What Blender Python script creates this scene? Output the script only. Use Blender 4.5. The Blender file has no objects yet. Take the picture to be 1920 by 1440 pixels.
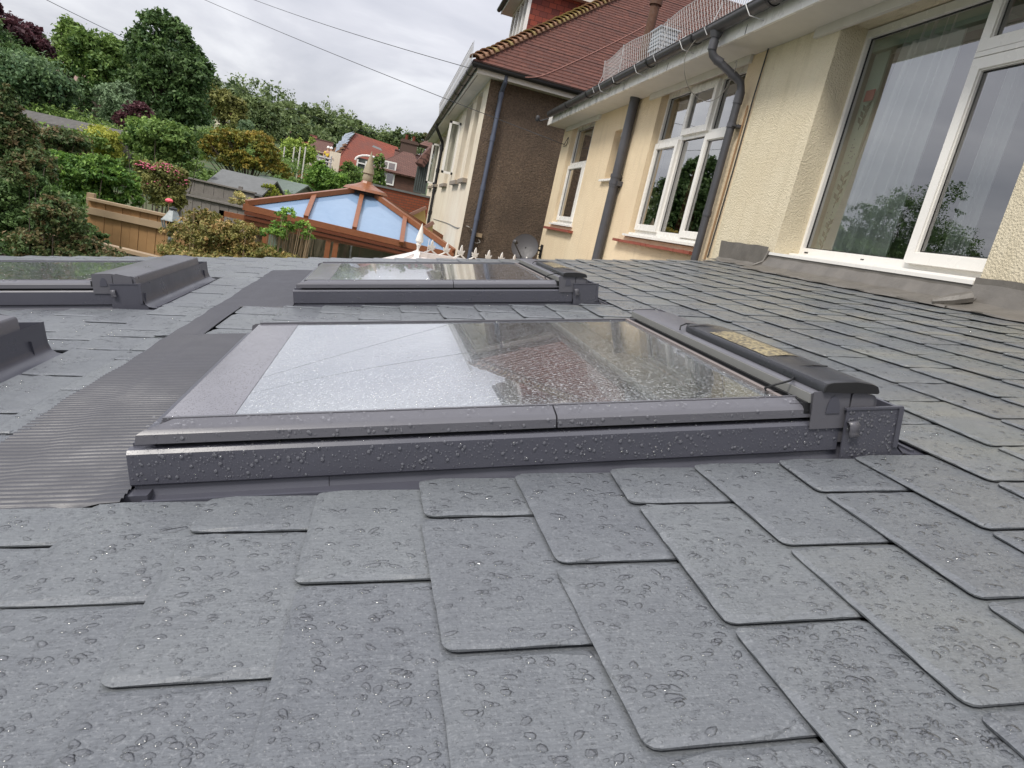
import bpy, bmesh, math, random
import numpy as np
from mathutils import Vector, Matrix
rad = math.radians
S = bpy.context.scene
COL = S.collection
random.seed(5); RNG = np.random.default_rng(7)

# ------------------------------------------------------------------ camera
F_PX = 1232.0; TH = 0.195          # focal length in photo pixels, pitch of the slate roof
def rotx(a): return np.array([[1,0,0],[0,math.cos(a),-math.sin(a)],[0,math.sin(a),math.cos(a)]])
def rotz(a): return np.array([[math.cos(a),-math.sin(a),0],[math.sin(a),math.cos(a),0],[0,0,1]])
BASE = np.array([[1,0,0],[0,0,-1],[0,1,0]], float)
W = np.array([[math.cos(TH),0,-math.sin(TH)],[0,1,0],[math.sin(TH),0,math.cos(TH)]])   # roof frame -> world
MW = (rotz(.0218) @ rotx(.2713) @ BASE @ rotz(.1858)) @ W.T                             # world -> camera (x right, y down, z fwd)
CAM = W @ np.array([0,0,.4575])
cd = bpy.data.cameras.new('camera'); cam = bpy.data.objects.new('camera', cd); COL.objects.link(cam)
cd.sensor_fit = 'HORIZONTAL'; cd.sensor_width = 36; cd.lens = F_PX/1920*36; cd.clip_start = .02; cd.clip_end = 3000
m = Matrix.Identity(4)
for i in range(3):
    m[i][0] = MW[0][i]; m[i][1] = -MW[1][i]; m[i][2] = -MW[2][i]; m[i][3] = CAM[i]
cam.matrix_world = m
S.camera = cam
def ray(x, y): return MW.T @ np.array([x-960, y-720, F_PX])
def atp(x, y, ax, d):
    q = ray(x, y); t = (d-CAM[ax])/q[ax]; return CAM + q*t
def at(x, y, Y): return atp(x, y, 1, Y)
def atX(x, y, X): return atp(x, y, 0, X)

# ------------------------------------------------------------------ world and sun
wd = bpy.data.worlds.new('World'); S.world = wd; wd.use_nodes = True
nt = wd.node_tree; N = nt.nodes; L = nt.links; N.clear()
out = N.new('ShaderNodeOutputWorld'); mixs = N.new('ShaderNodeMixShader')
SUN_EL, SUN_AZ = rad(48), rad(232)      # azimuth from +Y clockwise: behind the camera, to the left
sky = N.new('ShaderNodeTexSky'); sky.sky_type = 'NISHITA'; sky.sun_disc = False
sky.sun_elevation = SUN_EL; sky.sun_rotation = SUN_AZ
b1 = N.new('ShaderNodeBackground'); b1.inputs[1].default_value = .10; L.new(sky.outputs[0], b1.inputs[0])
b2 = N.new('ShaderNodeBackground')
tc = N.new('ShaderNodeTexCoord'); sp = N.new('ShaderNodeSeparateXYZ'); L.new(tc.outputs['Generated'], sp.inputs[0])
def wmath(op, a, b):
    n = N.new('ShaderNodeMath'); n.operation = op
    for i, v in enumerate((a, b)):
        if v is None: continue
        if isinstance(v, (int, float)): n.inputs[i].default_value = v
        else: L.new(v, n.inputs[i])
    return n.outputs[0]
zz = wmath('ADD', wmath('MAXIMUM', sp.outputs[2], 0.0), .22)
cx = N.new('ShaderNodeCombineXYZ')
L.new(wmath('DIVIDE', sp.outputs[0], zz), cx.inputs[0]); L.new(wmath('DIVIDE', sp.outputs[1], zz), cx.inputs[1])
n1 = N.new('ShaderNodeTexNoise'); n1.inputs['Scale'].default_value = 1.1; n1.inputs['Detail'].default_value = 7; n1.inputs['Roughness'].default_value = .52; n1.inputs['Distortion'].default_value = .35
L.new(cx.outputs[0], n1.inputs['Vector'])
r1 = N.new('ShaderNodeValToRGB'); cr = r1.color_ramp
cr.elements[0].position = .30; cr.elements[0].color = (.46,.47,.53,1)
cr.elements[1].position = .66; cr.elements[1].color = (.98,.98,1.0,1)
e = cr.elements.new(.50); e.color = (.66,.66,.71,1)
L.new(n1.outputs[0], r1.inputs[0])
L.new(r1.outputs[0], b2.inputs[0])
# overcast luminance rises towards the zenith
L.new(wmath('ADD', wmath('MULTIPLY', wmath('MAXIMUM', sp.outputs[2], 0.0), 1.15), .60), b2.inputs[1])
mixs.inputs[0].default_value = .9
L.new(b1.outputs[0], mixs.inputs[1]); L.new(b2.outputs[0], mixs.inputs[2]); L.new(mixs.outputs[0], out.inputs[0])
sd = bpy.data.lights.new('sun', 'SUN'); sd.energy = 2.0; sd.angle = rad(13); sd.color = (1,.95,.87)
so = bpy.data.objects.new('sun', sd); COL.objects.link(so)
dirv = Vector((math.sin(SUN_AZ)*math.cos(SUN_EL), math.cos(SUN_AZ)*math.cos(SUN_EL), math.sin(SUN_EL)))
so.rotation_euler = dirv.to_track_quat('Z', 'Y').to_euler()
S.view_settings.view_transform = 'Standard'; S.view_settings.look = 'None'; S.view_settings.exposure = .55; S.view_settings.gamma = 1
S.render.engine = 'CYCLES'; S.cycles.max_bounces = 8; S.cycles.transparent_max_bounces = 16
S.cycles.caustics_reflective = False; S.cycles.caustics_refractive = False

# ------------------------------------------------------------------ materials
class NT:
    def __init__(s, name):
        s.m = bpy.data.materials.new(name); s.m.use_nodes = True; s.t = s.m.node_tree; s.n = s.t.nodes; s.l = s.t.links
        s.b = s.n['Principled BSDF']; s.o = s.n['Material Output']; s._tc = None
    def node(s, ty, **kw):
        x = s.n.new(ty)
        for k, v in kw.items(): setattr(x, k, v)
        return x
    def put(s, inp, v):
        if v is None: return
        if isinstance(v, bpy.types.NodeSocket): s.l.new(v, inp)
        elif isinstance(v, tuple) and len(v) == 3 and inp.type == 'RGBA': inp.default_value = (*v, 1)
        else: inp.default_value = v
    def co(s, kind='Object', scale=(1,1,1)):
        if s._tc is None: s._tc = s.node('ShaderNodeTexCoord')
        if kind == 'Geo':
            g = s.node('ShaderNodeNewGeometry'); o = g.outputs['Position']
        else: o = s._tc.outputs[kind]
        mp = s.node('ShaderNodeMapping'); mp.inputs['Scale'].default_value = scale; s.l.new(o, mp.inputs[0]); return mp.outputs[0]
    def noise(s, vec, scale, detail=4, rough=.55, dist=0.0):
        x = s.node('ShaderNodeTexNoise'); s.l.new(vec, x.inputs['Vector'])
        x.inputs['Scale'].default_value = scale; x.inputs['Detail'].default_value = detail; x.inputs['Roughness'].default_value = rough; x.inputs['Distortion'].default_value = dist
        return x.outputs[0]
    def voro(s, vec, scale, feature='F1', out='Distance', rnd=1.0):
        x = s.node('ShaderNodeTexVoronoi', feature=feature); s.l.new(vec, x.inputs['Vector']); x.inputs['Scale'].default_value = scale; x.inputs['Randomness'].default_value = rnd
        return x.outputs[out]
    def ramp(s, fac, stops, interp='LINEAR'):
        x = s.node('ShaderNodeValToRGB'); x.color_ramp.interpolation = interp; s.l.new(fac, x.inputs[0]); c = x.color_ramp
        while len(c.elements) < len(stops): c.elements.new(.5)
        for e, (p, col) in zip(c.elements, stops):
            e.position = p; e.color = (*col, 1) if isinstance(col, tuple) else (col, col, col, 1)
        return x.outputs[0]
    def mix(s, fac, a, b, mode='MIX'):
        x = s.node('ShaderNodeMix', data_type='RGBA', blend_type=mode)
        s.put(x.inputs[0], fac); s.put(x.inputs[6], a); s.put(x.inputs[7], b); return x.outputs[2]
    def math(s, op, a, b=None, c=None):
        x = s.node('ShaderNodeMath', operation=op)
        for i, v in enumerate((a, b, c)): s.put(x.inputs[i], v)
        return x.outputs[0]
    def bump(s, h, strength=.5, dist=.01, prev=None):
        x = s.node('ShaderNodeBump'); x.inputs['Strength'].default_value = strength; x.inputs['Distance'].default_value = dist
        s.l.new(h, x.inputs['Height'])
        if prev is not None: s.l.new(prev, x.inputs['Normal'])
        return x.outputs[0]
    def set(s, color=None, rough=None, metal=None, normal=None, spec=None, coat=None, coatr=None):
        for k, v in (('Base Color', color), ('Roughness', rough), ('Metallic', metal), ('Normal', normal), ('Specular IOR Level', spec), ('Coat Weight', coat), ('Coat Roughness', coatr)):
            s.put(s.b.inputs[k], v)
        return s.m

def simple(name, c, rough=.5, var=.12, nscale=8, bump=.0, bscale=60, metal=0, coord='Object', spec=None, bdist=.002):
    t = NT(name); co = t.co(coord)
    n = t.noise(co, nscale, 5)
    col = t.mix(n, tuple(v*(1-var) for v in c), tuple(min(1, v*(1+var)) for v in c))
    r = t.ramp(t.noise(co, nscale*2.3, 3), [(.3, rough*.85), (.7, min(1, rough*1.15))])
    nm = t.bump(t.noise(co, bscale, 5, .6), bump, bdist) if bump else None
    return t.set(col, r, metal, nm, spec)

def drops_height(t, co, scale, lo=.18, dens=.55):
    """height of scattered water beads, as a bump source"""
    x = t.node('ShaderNodeTexVoronoi', feature='F1'); t.l.new(co, x.inputs['Vector']); x.inputs['Scale'].default_value = scale
    d = x.outputs['Distance']
    rnd = t.node('ShaderNodeSeparateColor'); t.l.new(x.outputs['Color'], rnd.inputs[0])
    size = t.math('MULTIPLY', t.math('GREATER_THAN', rnd.outputs[0], dens), t.math('MULTIPLY_ADD', rnd.outputs[1], .28, lo))
    q = t.math('DIVIDE', d, t.math('ADD', size, .001))
    return t.math('SQRT', t.math('MAXIMUM', t.math('SUBTRACT', 1.0, t.math('MULTIPLY', q, q)), 0.0)), size

def mat_slate():
    t = NT('wet_slate'); co = t.co('Object')
    st = t.co('Object', (6, 60, 6))       # fine grain that runs up the slope
    at_ = t.node('ShaderNodeAttribute', attribute_name='tint')
    fine = t.noise(st, 9, 6, .62, .4)
    mid = t.noise(co, 14, 5, .6)
    c = t.mix(t.ramp(fine, [(.3, 0.0), (.7, 1.0)]), (.090,.098,.108), (.152,.162,.174))
    c = t.mix(t.math('MULTIPLY', t.ramp(mid, [(.35, 0.0), (.7, 1.0)]), .5), c, (.160,.172,.180))
    c = t.mix(1.0, c, t.ramp(at_.outputs['Fac'], [(0, (.90,.90,.92)), (.5, (1.0,1.0,1.0)), (1, (1.10,1.10,1.08))]), 'MULTIPLY')
    # green-buff algae staining, only on the slates near the house wall
    sx = t.node('ShaderNodeSeparateXYZ'); t.l.new(co, sx.inputs[0])
    reg = t.ramp(t.math('ADD', t.math('MULTIPLY', sx.outputs[0], .5), t.math('MULTIPLY', at_.outputs['Fac'], .35)), [(.55, 0.0), (1.05, 1.0)])
    stn = t.ramp(t.noise(t.co('Object', (1.5, 3.5, 1)), 1.7, 6, .70, .5), [(.46, 0.0), (.70, 1.0)])
    c = t.mix(t.math('MULTIPLY', t.math('MULTIPLY', reg, stn), .60), c, (.27,.25,.19))
    grn = t.ramp(t.noise(co, 3.1, 4, .6), [(.45, 0.0), (.75, 1.0)])
    c = t.mix(t.math('MULTIPLY', t.math('MULTIPLY', reg, grn), .35), c, (.14,.165,.145))
    c = t.mix(t.math('MULTIPLY', t.ramp(t.noise(co, 260, 4, .7), [(.54, 0.0), (.66, 1.0)]), .5), c, (.25,.26,.27))
    c = t.mix(t.math('MULTIPLY', t.ramp(t.noise(co, 150, 4, .7), [(.32, 1.0), (.44, 0.0)]), .45), c, (.035,.038,.044))
    b1 = t.bump(t.noise(st, 12, 6, .65, .6), .28, .0030)
    b2_ = t.bump(t.noise(co, 130, 6, .8), .34, .0026, b1)
    dh, _ = drops_height(t, t.co('Object', (1, 1.0, .2)), 210, .16, .45)
    b3 = t.bump(dh, .5, .0013, b2_)
    b4 = b3
    r = t.ramp(t.noise(co, 11, 5, .6), [(.32, .24), (.68, .42)])
    return t.set(c, r, 0, b4, .6)

def mat_metal(name, c, rough=.33, dscale=150, dens=.35, bead=.0016, spec=.5, streak=True):
    t = NT(name); co = t.co('Object')
    n = t.noise(co, 6, 4)
    col = t.mix(n, tuple(v*.9 for v in c), tuple(v*1.1 for v in c))
    nm = t.bump(t.noise(co, 320, 3, .6), .05, .001)
    dh, sz = drops_height(t, co, dscale, .14, dens)
    nm = t.bump(dh, .8, bead, nm)
    r = t.ramp(t.noise(co, 9, 4), [(.3, rough*.8), (.7, rough*1.25)])
    return t.set(col, r, 0, nm, spec)

def mat_roughcast(name, c, c2, scale=55, strength=1.0, dist=.012, stain=None, dark=None):
    t = NT(name); co = t.co('Geo')
    big = t.noise(co, 1.3, 5, .6)
    col = t.mix(t.ramp(big, [(.35, 0.0), (.68, 1.0)]), c, c2)
    spk = t.noise(co, scale*1.4, 4, .7)
    col = t.mix(t.math('MULTIPLY', t.ramp(spk, [(.3, 1.0), (.5, 0.0)]), .35), col, tuple(v*.6 for v in c))
    if stain:
        # rain streaks and algae, stretched down the wall
        col = t.mix(t.math('MULTIPLY', t.ramp(t.noise(t.co('Geo', (5, 5, .7)), 1.6, 6, .65), [(.52, 0.0), (.78, 1.0)]), .5), col, stain)
    if dark: col = t.mix(t.ramp(t.noise(co, 34, 6, .8), [(.4, 0.0), (.72, 1.0)]), col, dark)
    h = t.math('ADD', t.noise(co, scale, 5, .75), t.math('MULTIPLY', t.voro(co, scale*.8), .6))
    nm = t.bump(h, strength, dist)
    return t.set(col, .9, 0, nm, .25)

def mat_glass(name, tint=(.9,.95,.93), refl=1.0, rough=.0, ior=1.55, bump=0.0):
    """window pane: reflects by Fresnel, otherwise lets you look in"""
    t = NT(name); t.n.remove(t.b)
    fr = t.node('ShaderNodeFresnel'); fr.inputs[0].default_value = ior
    gl = t.node('ShaderNodeBsdfGlossy'); gl.inputs['Roughness'].default_value = rough; gl.inputs[0].default_value = (refl, refl, refl, 1)
    tr = t.node('ShaderNodeBsdfTransparent'); tr.inputs[0].default_value = (*tint, 1)
    mx = t.node('ShaderNodeMixShader')
    if bump:
        nm = t.bump(t.noise(t.co('Object'), 3, 3), bump, .01); t.l.new(nm, fr.inputs['Normal']); t.l.new(nm, gl.inputs['Normal'])
    # two panes: double the single-surface reflectance
    t.l.new(t.math('MINIMUM', t.math('MULTIPLY_ADD', fr.outputs[0], 1.7, .21), 1.0), mx.inputs[0]); t.l.new(tr.outputs[0], mx.inputs[1]); t.l.new(gl.outputs[0], mx.inputs[2]); t.l.new(mx.outputs[0], t.o.inputs[0])
    return t.m

def mat_skylight_glass():
    t = NT('wet_skylight_glass'); co = t.co('Object')
    n1_ = t.noise(co, 14, 6, .72, .3); n2_ = t.noise(co, 260, 4, .75)
    film = t.math('ADD', t.math('MULTIPLY', n1_, .22), t.math('MULTIPLY', n2_, .78))
    bead = t.ramp(t.noise(co, 190, 4, .8), [(.52, 0.0), (.60, 1.0)]); bead = t.math('MULTIPLY', bead, t.ramp(film, [(.36, .35), (.56, 1.0)]))
    t.set(t.mix(bead, (.03,.04,.042), (.50,.53,.55)), .25, 0, None, .5)  # white speckle put into the colour for sky light in the drops
    dh, sz = drops_height(t, co, 360, .18, .22)
    nm = t.bump(dh, .8, .0013)
    dh2, s2 = drops_height(t, co, 150, .12, .66)
    nm = t.bump(dh2, .8, .0022, nm)
    nm = t.bump(t.noise(co, 500, 3, .7), .12, .0006, nm)
    gl = t.node('ShaderNodeBsdfGlossy'); gl.inputs['Roughness'].default_value = .03; gl.inputs[0].default_value = (.97,.98,1,1)
    t.l.new(nm, gl.inputs['Normal'])
    gs = t.node('ShaderNodeBsdfGlossy'); gs.inputs['Roughness'].default_value = .0; gs.inputs[0].default_value = (.97,.98,1,1)
    ms = t.node('ShaderNodeMixShader'); ms.inputs[0].default_value = .45
    t.l.new(gl.outputs[0], ms.inputs[1]); t.l.new(gs.outputs[0], ms.inputs[2])
    fr = t.node('ShaderNodeFresnel'); fr.inputs[0].default_value = 1.9
    mx = t.node('ShaderNodeMixShader')
    t.l.new(t.math('SUBTRACT', t.math('MINIMUM', t.math('MULTIPLY_ADD', fr.outputs[0], 1.6, .16), .97), t.math('MULTIPLY', bead, .32)), mx.inputs[0])
    t.l.new(t.b.outputs[0], mx.inputs[1]); t.l.new(ms.outputs[0], mx.inputs[2]); t.l.new(mx.outputs[0], t.o.inputs[0])
    return t.m

def mat_drop(name, tint, sky_white=0.0):
    t = NT(name); t.n.remove(t.b)
    fr = t.node('ShaderNodeFresnel'); fr.inputs[0].default_value = 1.33
    gl = t.node('ShaderNodeBsdfGlossy'); gl.inputs['Roughness'].default_value = .02
    tr = t.node('ShaderNodeBsdfTransparent'); tr.inputs[0].default_value = (*tint, 1)
    mx = t.node('ShaderNodeMixShader'); t.l.new(t.math('MULTIPLY_ADD', fr.outputs[0], .95, .02), mx.inputs[0])
    df = t.node('ShaderNodeBsdfDiffuse'); df.inputs[0].default_value = (.55,.56,.60,1); mk = t.node('ShaderNodeMixShader'); mk.inputs[0].default_value = sky_white  # pale diffuse part stands in for sky light refracted in the drop
    t.l.new(tr.outputs[0], mk.inputs[1]); t.l.new(df.outputs[0], mk.inputs[2]); t.l.new(mk.outputs[0], mx.inputs[1]); t.l.new(gl.outputs[0], mx.inputs[2]); t.l.new(mx.outputs[0], t.o.inputs[0]); return t.m

def mat_leaf(name, a, b, c=None, rough=.55, transl=.25):
    t = NT(name)
    at_ = t.node('ShaderNodeAttribute', attribute_name='tint')
    c = c or tuple((x+y)/2 for x, y in zip(a, b))
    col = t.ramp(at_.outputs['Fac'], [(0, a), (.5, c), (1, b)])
    n = t.noise(t.co('Geo'), .8, 3)
    col = t.mix(1.0, col, t.ramp(n, [(.3, .75), (.7, 1.25)]), 'MULTIPLY')
    t.set(col, rough, 0, None, .3)
    tl = t.node('ShaderNodeBsdfTranslucent'); t.l.new(col, tl.inputs[0])
    mx = t.node('ShaderNodeMixShader'); mx.inputs[0].default_value = transl
    t.l.new(t.b.outputs[0], mx.inputs[1]); t.l.new(tl.outputs[0], mx.inputs[2]); t.l.new(mx.outputs[0], t.o.inputs[0])
    return t.m

def mat_brick(name, a, b, mortar, bw=.215, bh=.075, msz=.01, coord='UV', rough=.85, bstr=.6, bd=.006, off=.5, spots=None, patch=None, w_noise=.25):
    t = NT(name); co = t.co(coord)
    x = t.node('ShaderNodeTexBrick'); t.l.new(co, x.inputs['Vector']); x.offset = off
    for k, v in (('Color1', (*a, 1)), ('Color2', (*b, 1)), ('Mortar', (*mortar, 1)), ('Scale', 1.0), ('Mortar Size', msz), ('Mortar Smooth', .1), ('Bias', -.1), ('Brick Width', bw), ('Row Height', bh)): x.inputs[k].default_value = v
    col = t.mix(t.math('MULTIPLY', t.noise(co, 2.2, 5, .65), w_noise*2), x.outputs[0], tuple(v*.45 for v in a))
    col = t.mix(t.math('MULTIPLY', t.ramp(t.noise(co, 30, 4, .7), [(.4, 0.0), (.7, 1.0)]), .35), col, b)
    if patch: col = t.mix(t.ramp(t.noise(co, patch[1], 4, .6), [(.45, 0.0), (.62, .85)]), col, patch[0])
    if spots: col = t.mix(t.ramp(t.noise(co, spots[1], 5, .75), [(spots[2], 0.0), (spots[2]+.08, .8)]), col, spots[0])
    nm = t.bump(x.outputs[1], -bstr, bd); nm = t.bump(t.noise(co, 45, 5, .7), .35, .004, nm)
    return t.set(col, rough, 0, nm, .3)

M = {}
M['slate'] = mat_slate()
M['deck'] = simple('roof_membrane', (.012,.012,.014), .8)
M['frame'] = mat_metal('grey_painted_aluminium', (.068,.069,.086), .32, 420, .5, .0001)
M['frame2'] = mat_metal('grey_sash_cover', (.100,.099,.112), .33, 420, .5, .0001)
M['apron'] = mat_metal('pleated_flashing', (.062,.063,.073), .42, 420, .5, .0001, .32)
M['strip'] = simple('pale_grey_strip', (.23,.23,.22), .45, .06, 20)
M['black'] = simple('black_rubber', (.010,.010,.011), .5)
M['blackplastic'] = mat_metal('black_plastic', (.030,.031,.037), .30, 240, .45, .0008)
M['border'] = mat_metal('enamel_border', (.16,.155,.175), .13, 300, .25, .0009, .9)
M['inner'] = simple('dusty_pink_gasket', (.20,.17,.16), .5)
M['skyglass'] = mat_skylight_glass()
t_ = NT('solar_cell'); co_ = t_.co('Object')
M['cell'] = t_.set(t_.mix(t_.ramp(t_.noise(co_, 130, 5, .75), [(.42, 0.0), (.56, 1.0)]), (.022,.02,.03), (.36,.30,.17)), .3, 0, t_.bump(t_.noise(co_, 200, 4), .3, .001), .5)  # buff mottling painted in as the reflection on the dark cell
M['plaster'] = simple('white_plaster', (.7,.7,.68), .8)
M['drop'] = mat_drop('rain_drop', (.99,.99,.995)); M['drop2'] = mat_drop('rain_drop_on_metal', (1.0,1.0,1.0), .10)
M['cream'] = mat_roughcast('cream_roughcast', (.72,.63,.455), (.77,.69,.52), 105, 1.0, .009, (.44,.37,.23))
M['cream2'] = mat_roughcast('peach_render', (.70,.565,.385), (.76,.63,.44), 90, .9, .007, (.48,.38,.25))
M['ncream'] = mat_roughcast('neighbour_cream_render', (.70,.61,.48), (.76,.69,.56), 45, .5, .008, (.46,.39,.30))
M['brown'] = mat_roughcast('brown_pebbledash', (.13,.095,.070), (.20,.142,.10), 42, 1.0, .02, (.24,.18,.13), (.05,.04,.033))
M['white'] = simple('white_upvc', (.78,.76,.72), .28, .04, 3)
M['offwhite'] = simple('weathered_white_paint', (.60,.57,.52), .5, .12, 5, .1)
M['lead'] = simple('lead_sheet', (.150,.138,.122), .45, .4, 9, .4, 22, spec=.5, bdist=.01)
M['gutter'] = mat_metal('dark_grey_gutter', (.045,.043,.045), .34, 150, .75, .0012)
M['pipe'] = simple('grey_pipe', (.062,.062,.070), .42, .22, 9, .12, 40)
M['bluepipe'] = simple('blue_grey_pipe', (.085,.10,.145), .4, .15, 8)
M['sill'] = simple('red_clay_sill', (.24,.060,.035), .6, .3, 26, .5, 50)
M['wire'] = simple('galvanised_wire', (.40,.40,.40), .4, .1)
M['cable'] = simple('black_cable', (.03,.03,.032), .6)
M['cablegrey'] = simple('grey_cable', (.30,.28,.25), .6)
M['brass'] = simple('buff_cable', (.30,.18,.09), .6)
M['pane'] = mat_glass('window_pane', (.93,.97,.95), .95, .0, 1.55, .02)
M['pane2'] = mat_glass('dark_window_pane', (.55,.6,.6), .85, .0, 1.6, .05)
M['room'] = simple('green_room_wall', (.34,.38,.34), .8, .05)
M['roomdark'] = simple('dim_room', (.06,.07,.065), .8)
M['curtaingreen'] = simple('pale_green_blind', (.46,.62,.53), .8, .06, 4)
M['leafprint'] = simple('printed_leaf', (.008,.075,.05), .8); M['leafprintblue'] = simple('printed_berry', (.10,.16,.22), .8)
M['red'] = simple('red_paper', (.50,.05,.07), .6); M['cloth'] = simple('red_garment', (.35,.06,.07), .8, .3, 12)
t_ = NT('white_net_curtain'); t_.set((.93,.96,.95), .8)
tl_ = t_.node('ShaderNodeBsdfTranslucent'); tl_.inputs[0].default_value = (.9,.93,.91,1); tp_ = t_.node('ShaderNodeBsdfTransparent')
mx1 = t_.node('ShaderNodeMixShader'); mx1.inputs[0].default_value = .10; t_.l.new(t_.b.outputs[0], mx1.inputs[1]); t_.l.new(tl_.outputs[0], mx1.inputs[2])
mx2 = t_.node('ShaderNodeMixShader'); mx2.inputs[0].default_value = .05; t_.l.new(mx1.outputs[0], mx2.inputs[1]); t_.l.new(tp_.outputs[0], mx2.inputs[2]); t_.l.new(mx2.outputs[0], t_.o.inputs[0])
M['net'] = t_.m
M['brownwood'] = simple('brown_grain_frame', (.235,.088,.038), .38, .25, 14, .1)
M['brownwood2'] = simple('dark_brown_frame', (.13,.036,.014), .42, .2, 14)
t_ = NT('blue_roof_glass'); M['blueglass'] = t_.set(t_.mix(t_.noise(t_.co('Object'), 5, 5, .6, 1.), (.17,.26,.39), (.23,.33,.47)), .09, 0, None, .6)
M['finial'] = simple('stone_finial', (.30,.25,.17), .7, .2, 20)
M['ntile'] = mat_brick('clay_tile', (.165,.066,.048), (.090,.044,.038), (.015,.010,.008), .165, .10, .006, off=.5, spots=((.42,.26,.14), 9, .64), w_noise=.35)
M['hungtile'] = mat_brick('hung_tile', (.33,.075,.045), (.075,.032,.034), (.02,.01,.01), .20, .13, .006, w_noise=.3)
M['bonnet'] = simple('bonnet_tile', (.26,.145,.085), .8, .5, 7, .4, 30, coord='Object')
M['bonnetmoss'] = simple('lichened_bonnet_tile', (.27,.20,.075), .9, .45, 20, .5, 40)
M['brick'] = mat_brick('red_brick', (.28,.075,.035), (.20,.055,.03), (.10,.06,.045), .22, .075, .012)
M['darkbrick'] = mat_brick('brown_brick', (.15,.07,.05), (.10,.05,.038), (.11,.08,.065), .22, .075, .012)
M['redroof'] = mat_brick('orange_red_tiles', (.30,.085,.05), (.22,.065,.045), (.08,.025,.02), .25, .16, .02, patch=((.13,.06,.05), .22), spots=((.45,.30,.27), 5, .70))
M['brownroof'] = mat_brick('brown_tiles', (.17,.085,.065), (.12,.062,.05), (.05,.025,.02), .25, .16, .02, spots=((.25,.19,.15), 4, .62))
M['orangetile'] = mat_brick('low_orange_roof', (.38,.10,.045), (.28,.07,.035), (.10,.03,.02), .22, .12, .02)
M['tarp'] = simple('blue_grey_tarpaulin', (.26,.30,.36), .5, .5, 5, .8, 6, bdist=.1)
M['timber'] = simple('roof_timber', (.22,.12,.07), .7, .3, 6)
M['fencewood'] = simple('new_larch_board', (.31,.175,.072), .7, .3, 5, .2, 20); M['fencerail'] = simple('pale_timber_rail', (.33,.24,.15), .7, .2, 6)
M['greyfence'] = simple('weathered_grey_fence', (.17,.155,.14), .85, .3, 9, .3, 20)
M['felt'] = simple('grey_felt_roof', (.135,.14,.14), .85, .2, 5, .3, 40); M['shedgreen'] = simple('grey_green_boards', (.12,.15,.13), .8, .2, 6)
M['oldfelt'] = simple('mossy_old_roof', (.085,.080,.075), .9, .5, 5, .3, 30)
M['lantern'] = simple('grey_green_lantern', (.19,.22,.22), .45, .15)
M['bark'] = simple('bark', (.075,.058,.044), .9, .3, 10, .6, 25); M['stem'] = simple('dry_stem', (.27,.20,.12), .8, .3, 10)
M['pinkbloom'] = simple('pink_blossom', (.55,.13,.20), .6, .25, 40); M['coral'] = simple('coral_bloom', (.80,.12,.16), .6)
M['whitecons'] = simple('white_roof_sheet', (.76,.72,.70), .4, .06, 3); M['whiteiron'] = simple('white_cast_cresting', (.66,.64,.60), .5, .2, 30)
M['dish'] = simple('dark_grey_dish', (.055,.052,.055), .5, .1)
M['rust'] = simple('rusty_cast_iron', (.095,.045,.026), .8, .55, 12, .4, 30)
M['hivis'] = simple('yellow_vest', (.75,.55,.05), .6); M['navy'] = simple('navy_trousers', (.03,.035,.06), .8); M['skin'] = simple('skin', (.5,.3,.2), .6)
t_ = NT('garden_ground'); M['ground'] = t_.set(t_.mix(t_.ramp(t_.noise(t_.co('Geo'), .5, 6, .65), [(.4, 0.0), (.6, 1.0)]), (.05,.095,.03), (.085,.095,.045)), .95, 0, t_.bump(t_.noise(t_.co('Geo'), 9, 5), .6, .05))
LEAF = {
 'dark': mat_leaf('dark_green_leaf', (0.030,0.070,0.023), (0.157,0.251,0.081)), 'mid': mat_leaf('mid_green_leaf', (0.050,0.107,0.026), (0.251,0.364,0.090)),
 'bluegreen': mat_leaf('blue_green_leaf', (0.046,0.100,0.048), (0.209,0.312,0.138)), 'fresh': mat_leaf('fresh_green_leaf', (0.073,0.165,0.033), (0.313,0.503,0.090)),
 'olive': mat_leaf('olive_leaf', (0.084,0.104,0.029), (0.335,0.329,0.105)), 'gold': mat_leaf('golden_leaf', (.085,.115,.020), (.40,.27,.055), (.23,.22,.038)),
 'yellow': mat_leaf('yellow_green_leaf', (.20,.25,.03), (.56,.56,.11)), 'purple': mat_leaf('copper_leaf', (0.022,0.011,0.015), (0.132,0.050,0.060)),
 'russet': mat_leaf('russet_leaf', (.045,.090,.030), (.26,.18,.095), (.10,.15,.050)), 'dry': mat_leaf('dry_rambler_leaf', (0.109,0.121,0.035), (0.527,0.355,0.150), (0.248,0.241,0.069)),
 'eucalypt': mat_leaf('grey_green_leaf', (0.085,0.142,0.069), (0.310,0.426,0.237)), 'far': mat_leaf('distant_leaf', (0.062,0.104,0.043), (0.209,0.268,0.100)), 'cream': mat_leaf('cream_variegated_leaf', (0.388,0.398,0.112), (1.116,0.966,0.525)),
 'fern': mat_leaf('lime_leaf', (0.124,0.213,0.037), (0.434,0.540,0.112)) }

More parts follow.
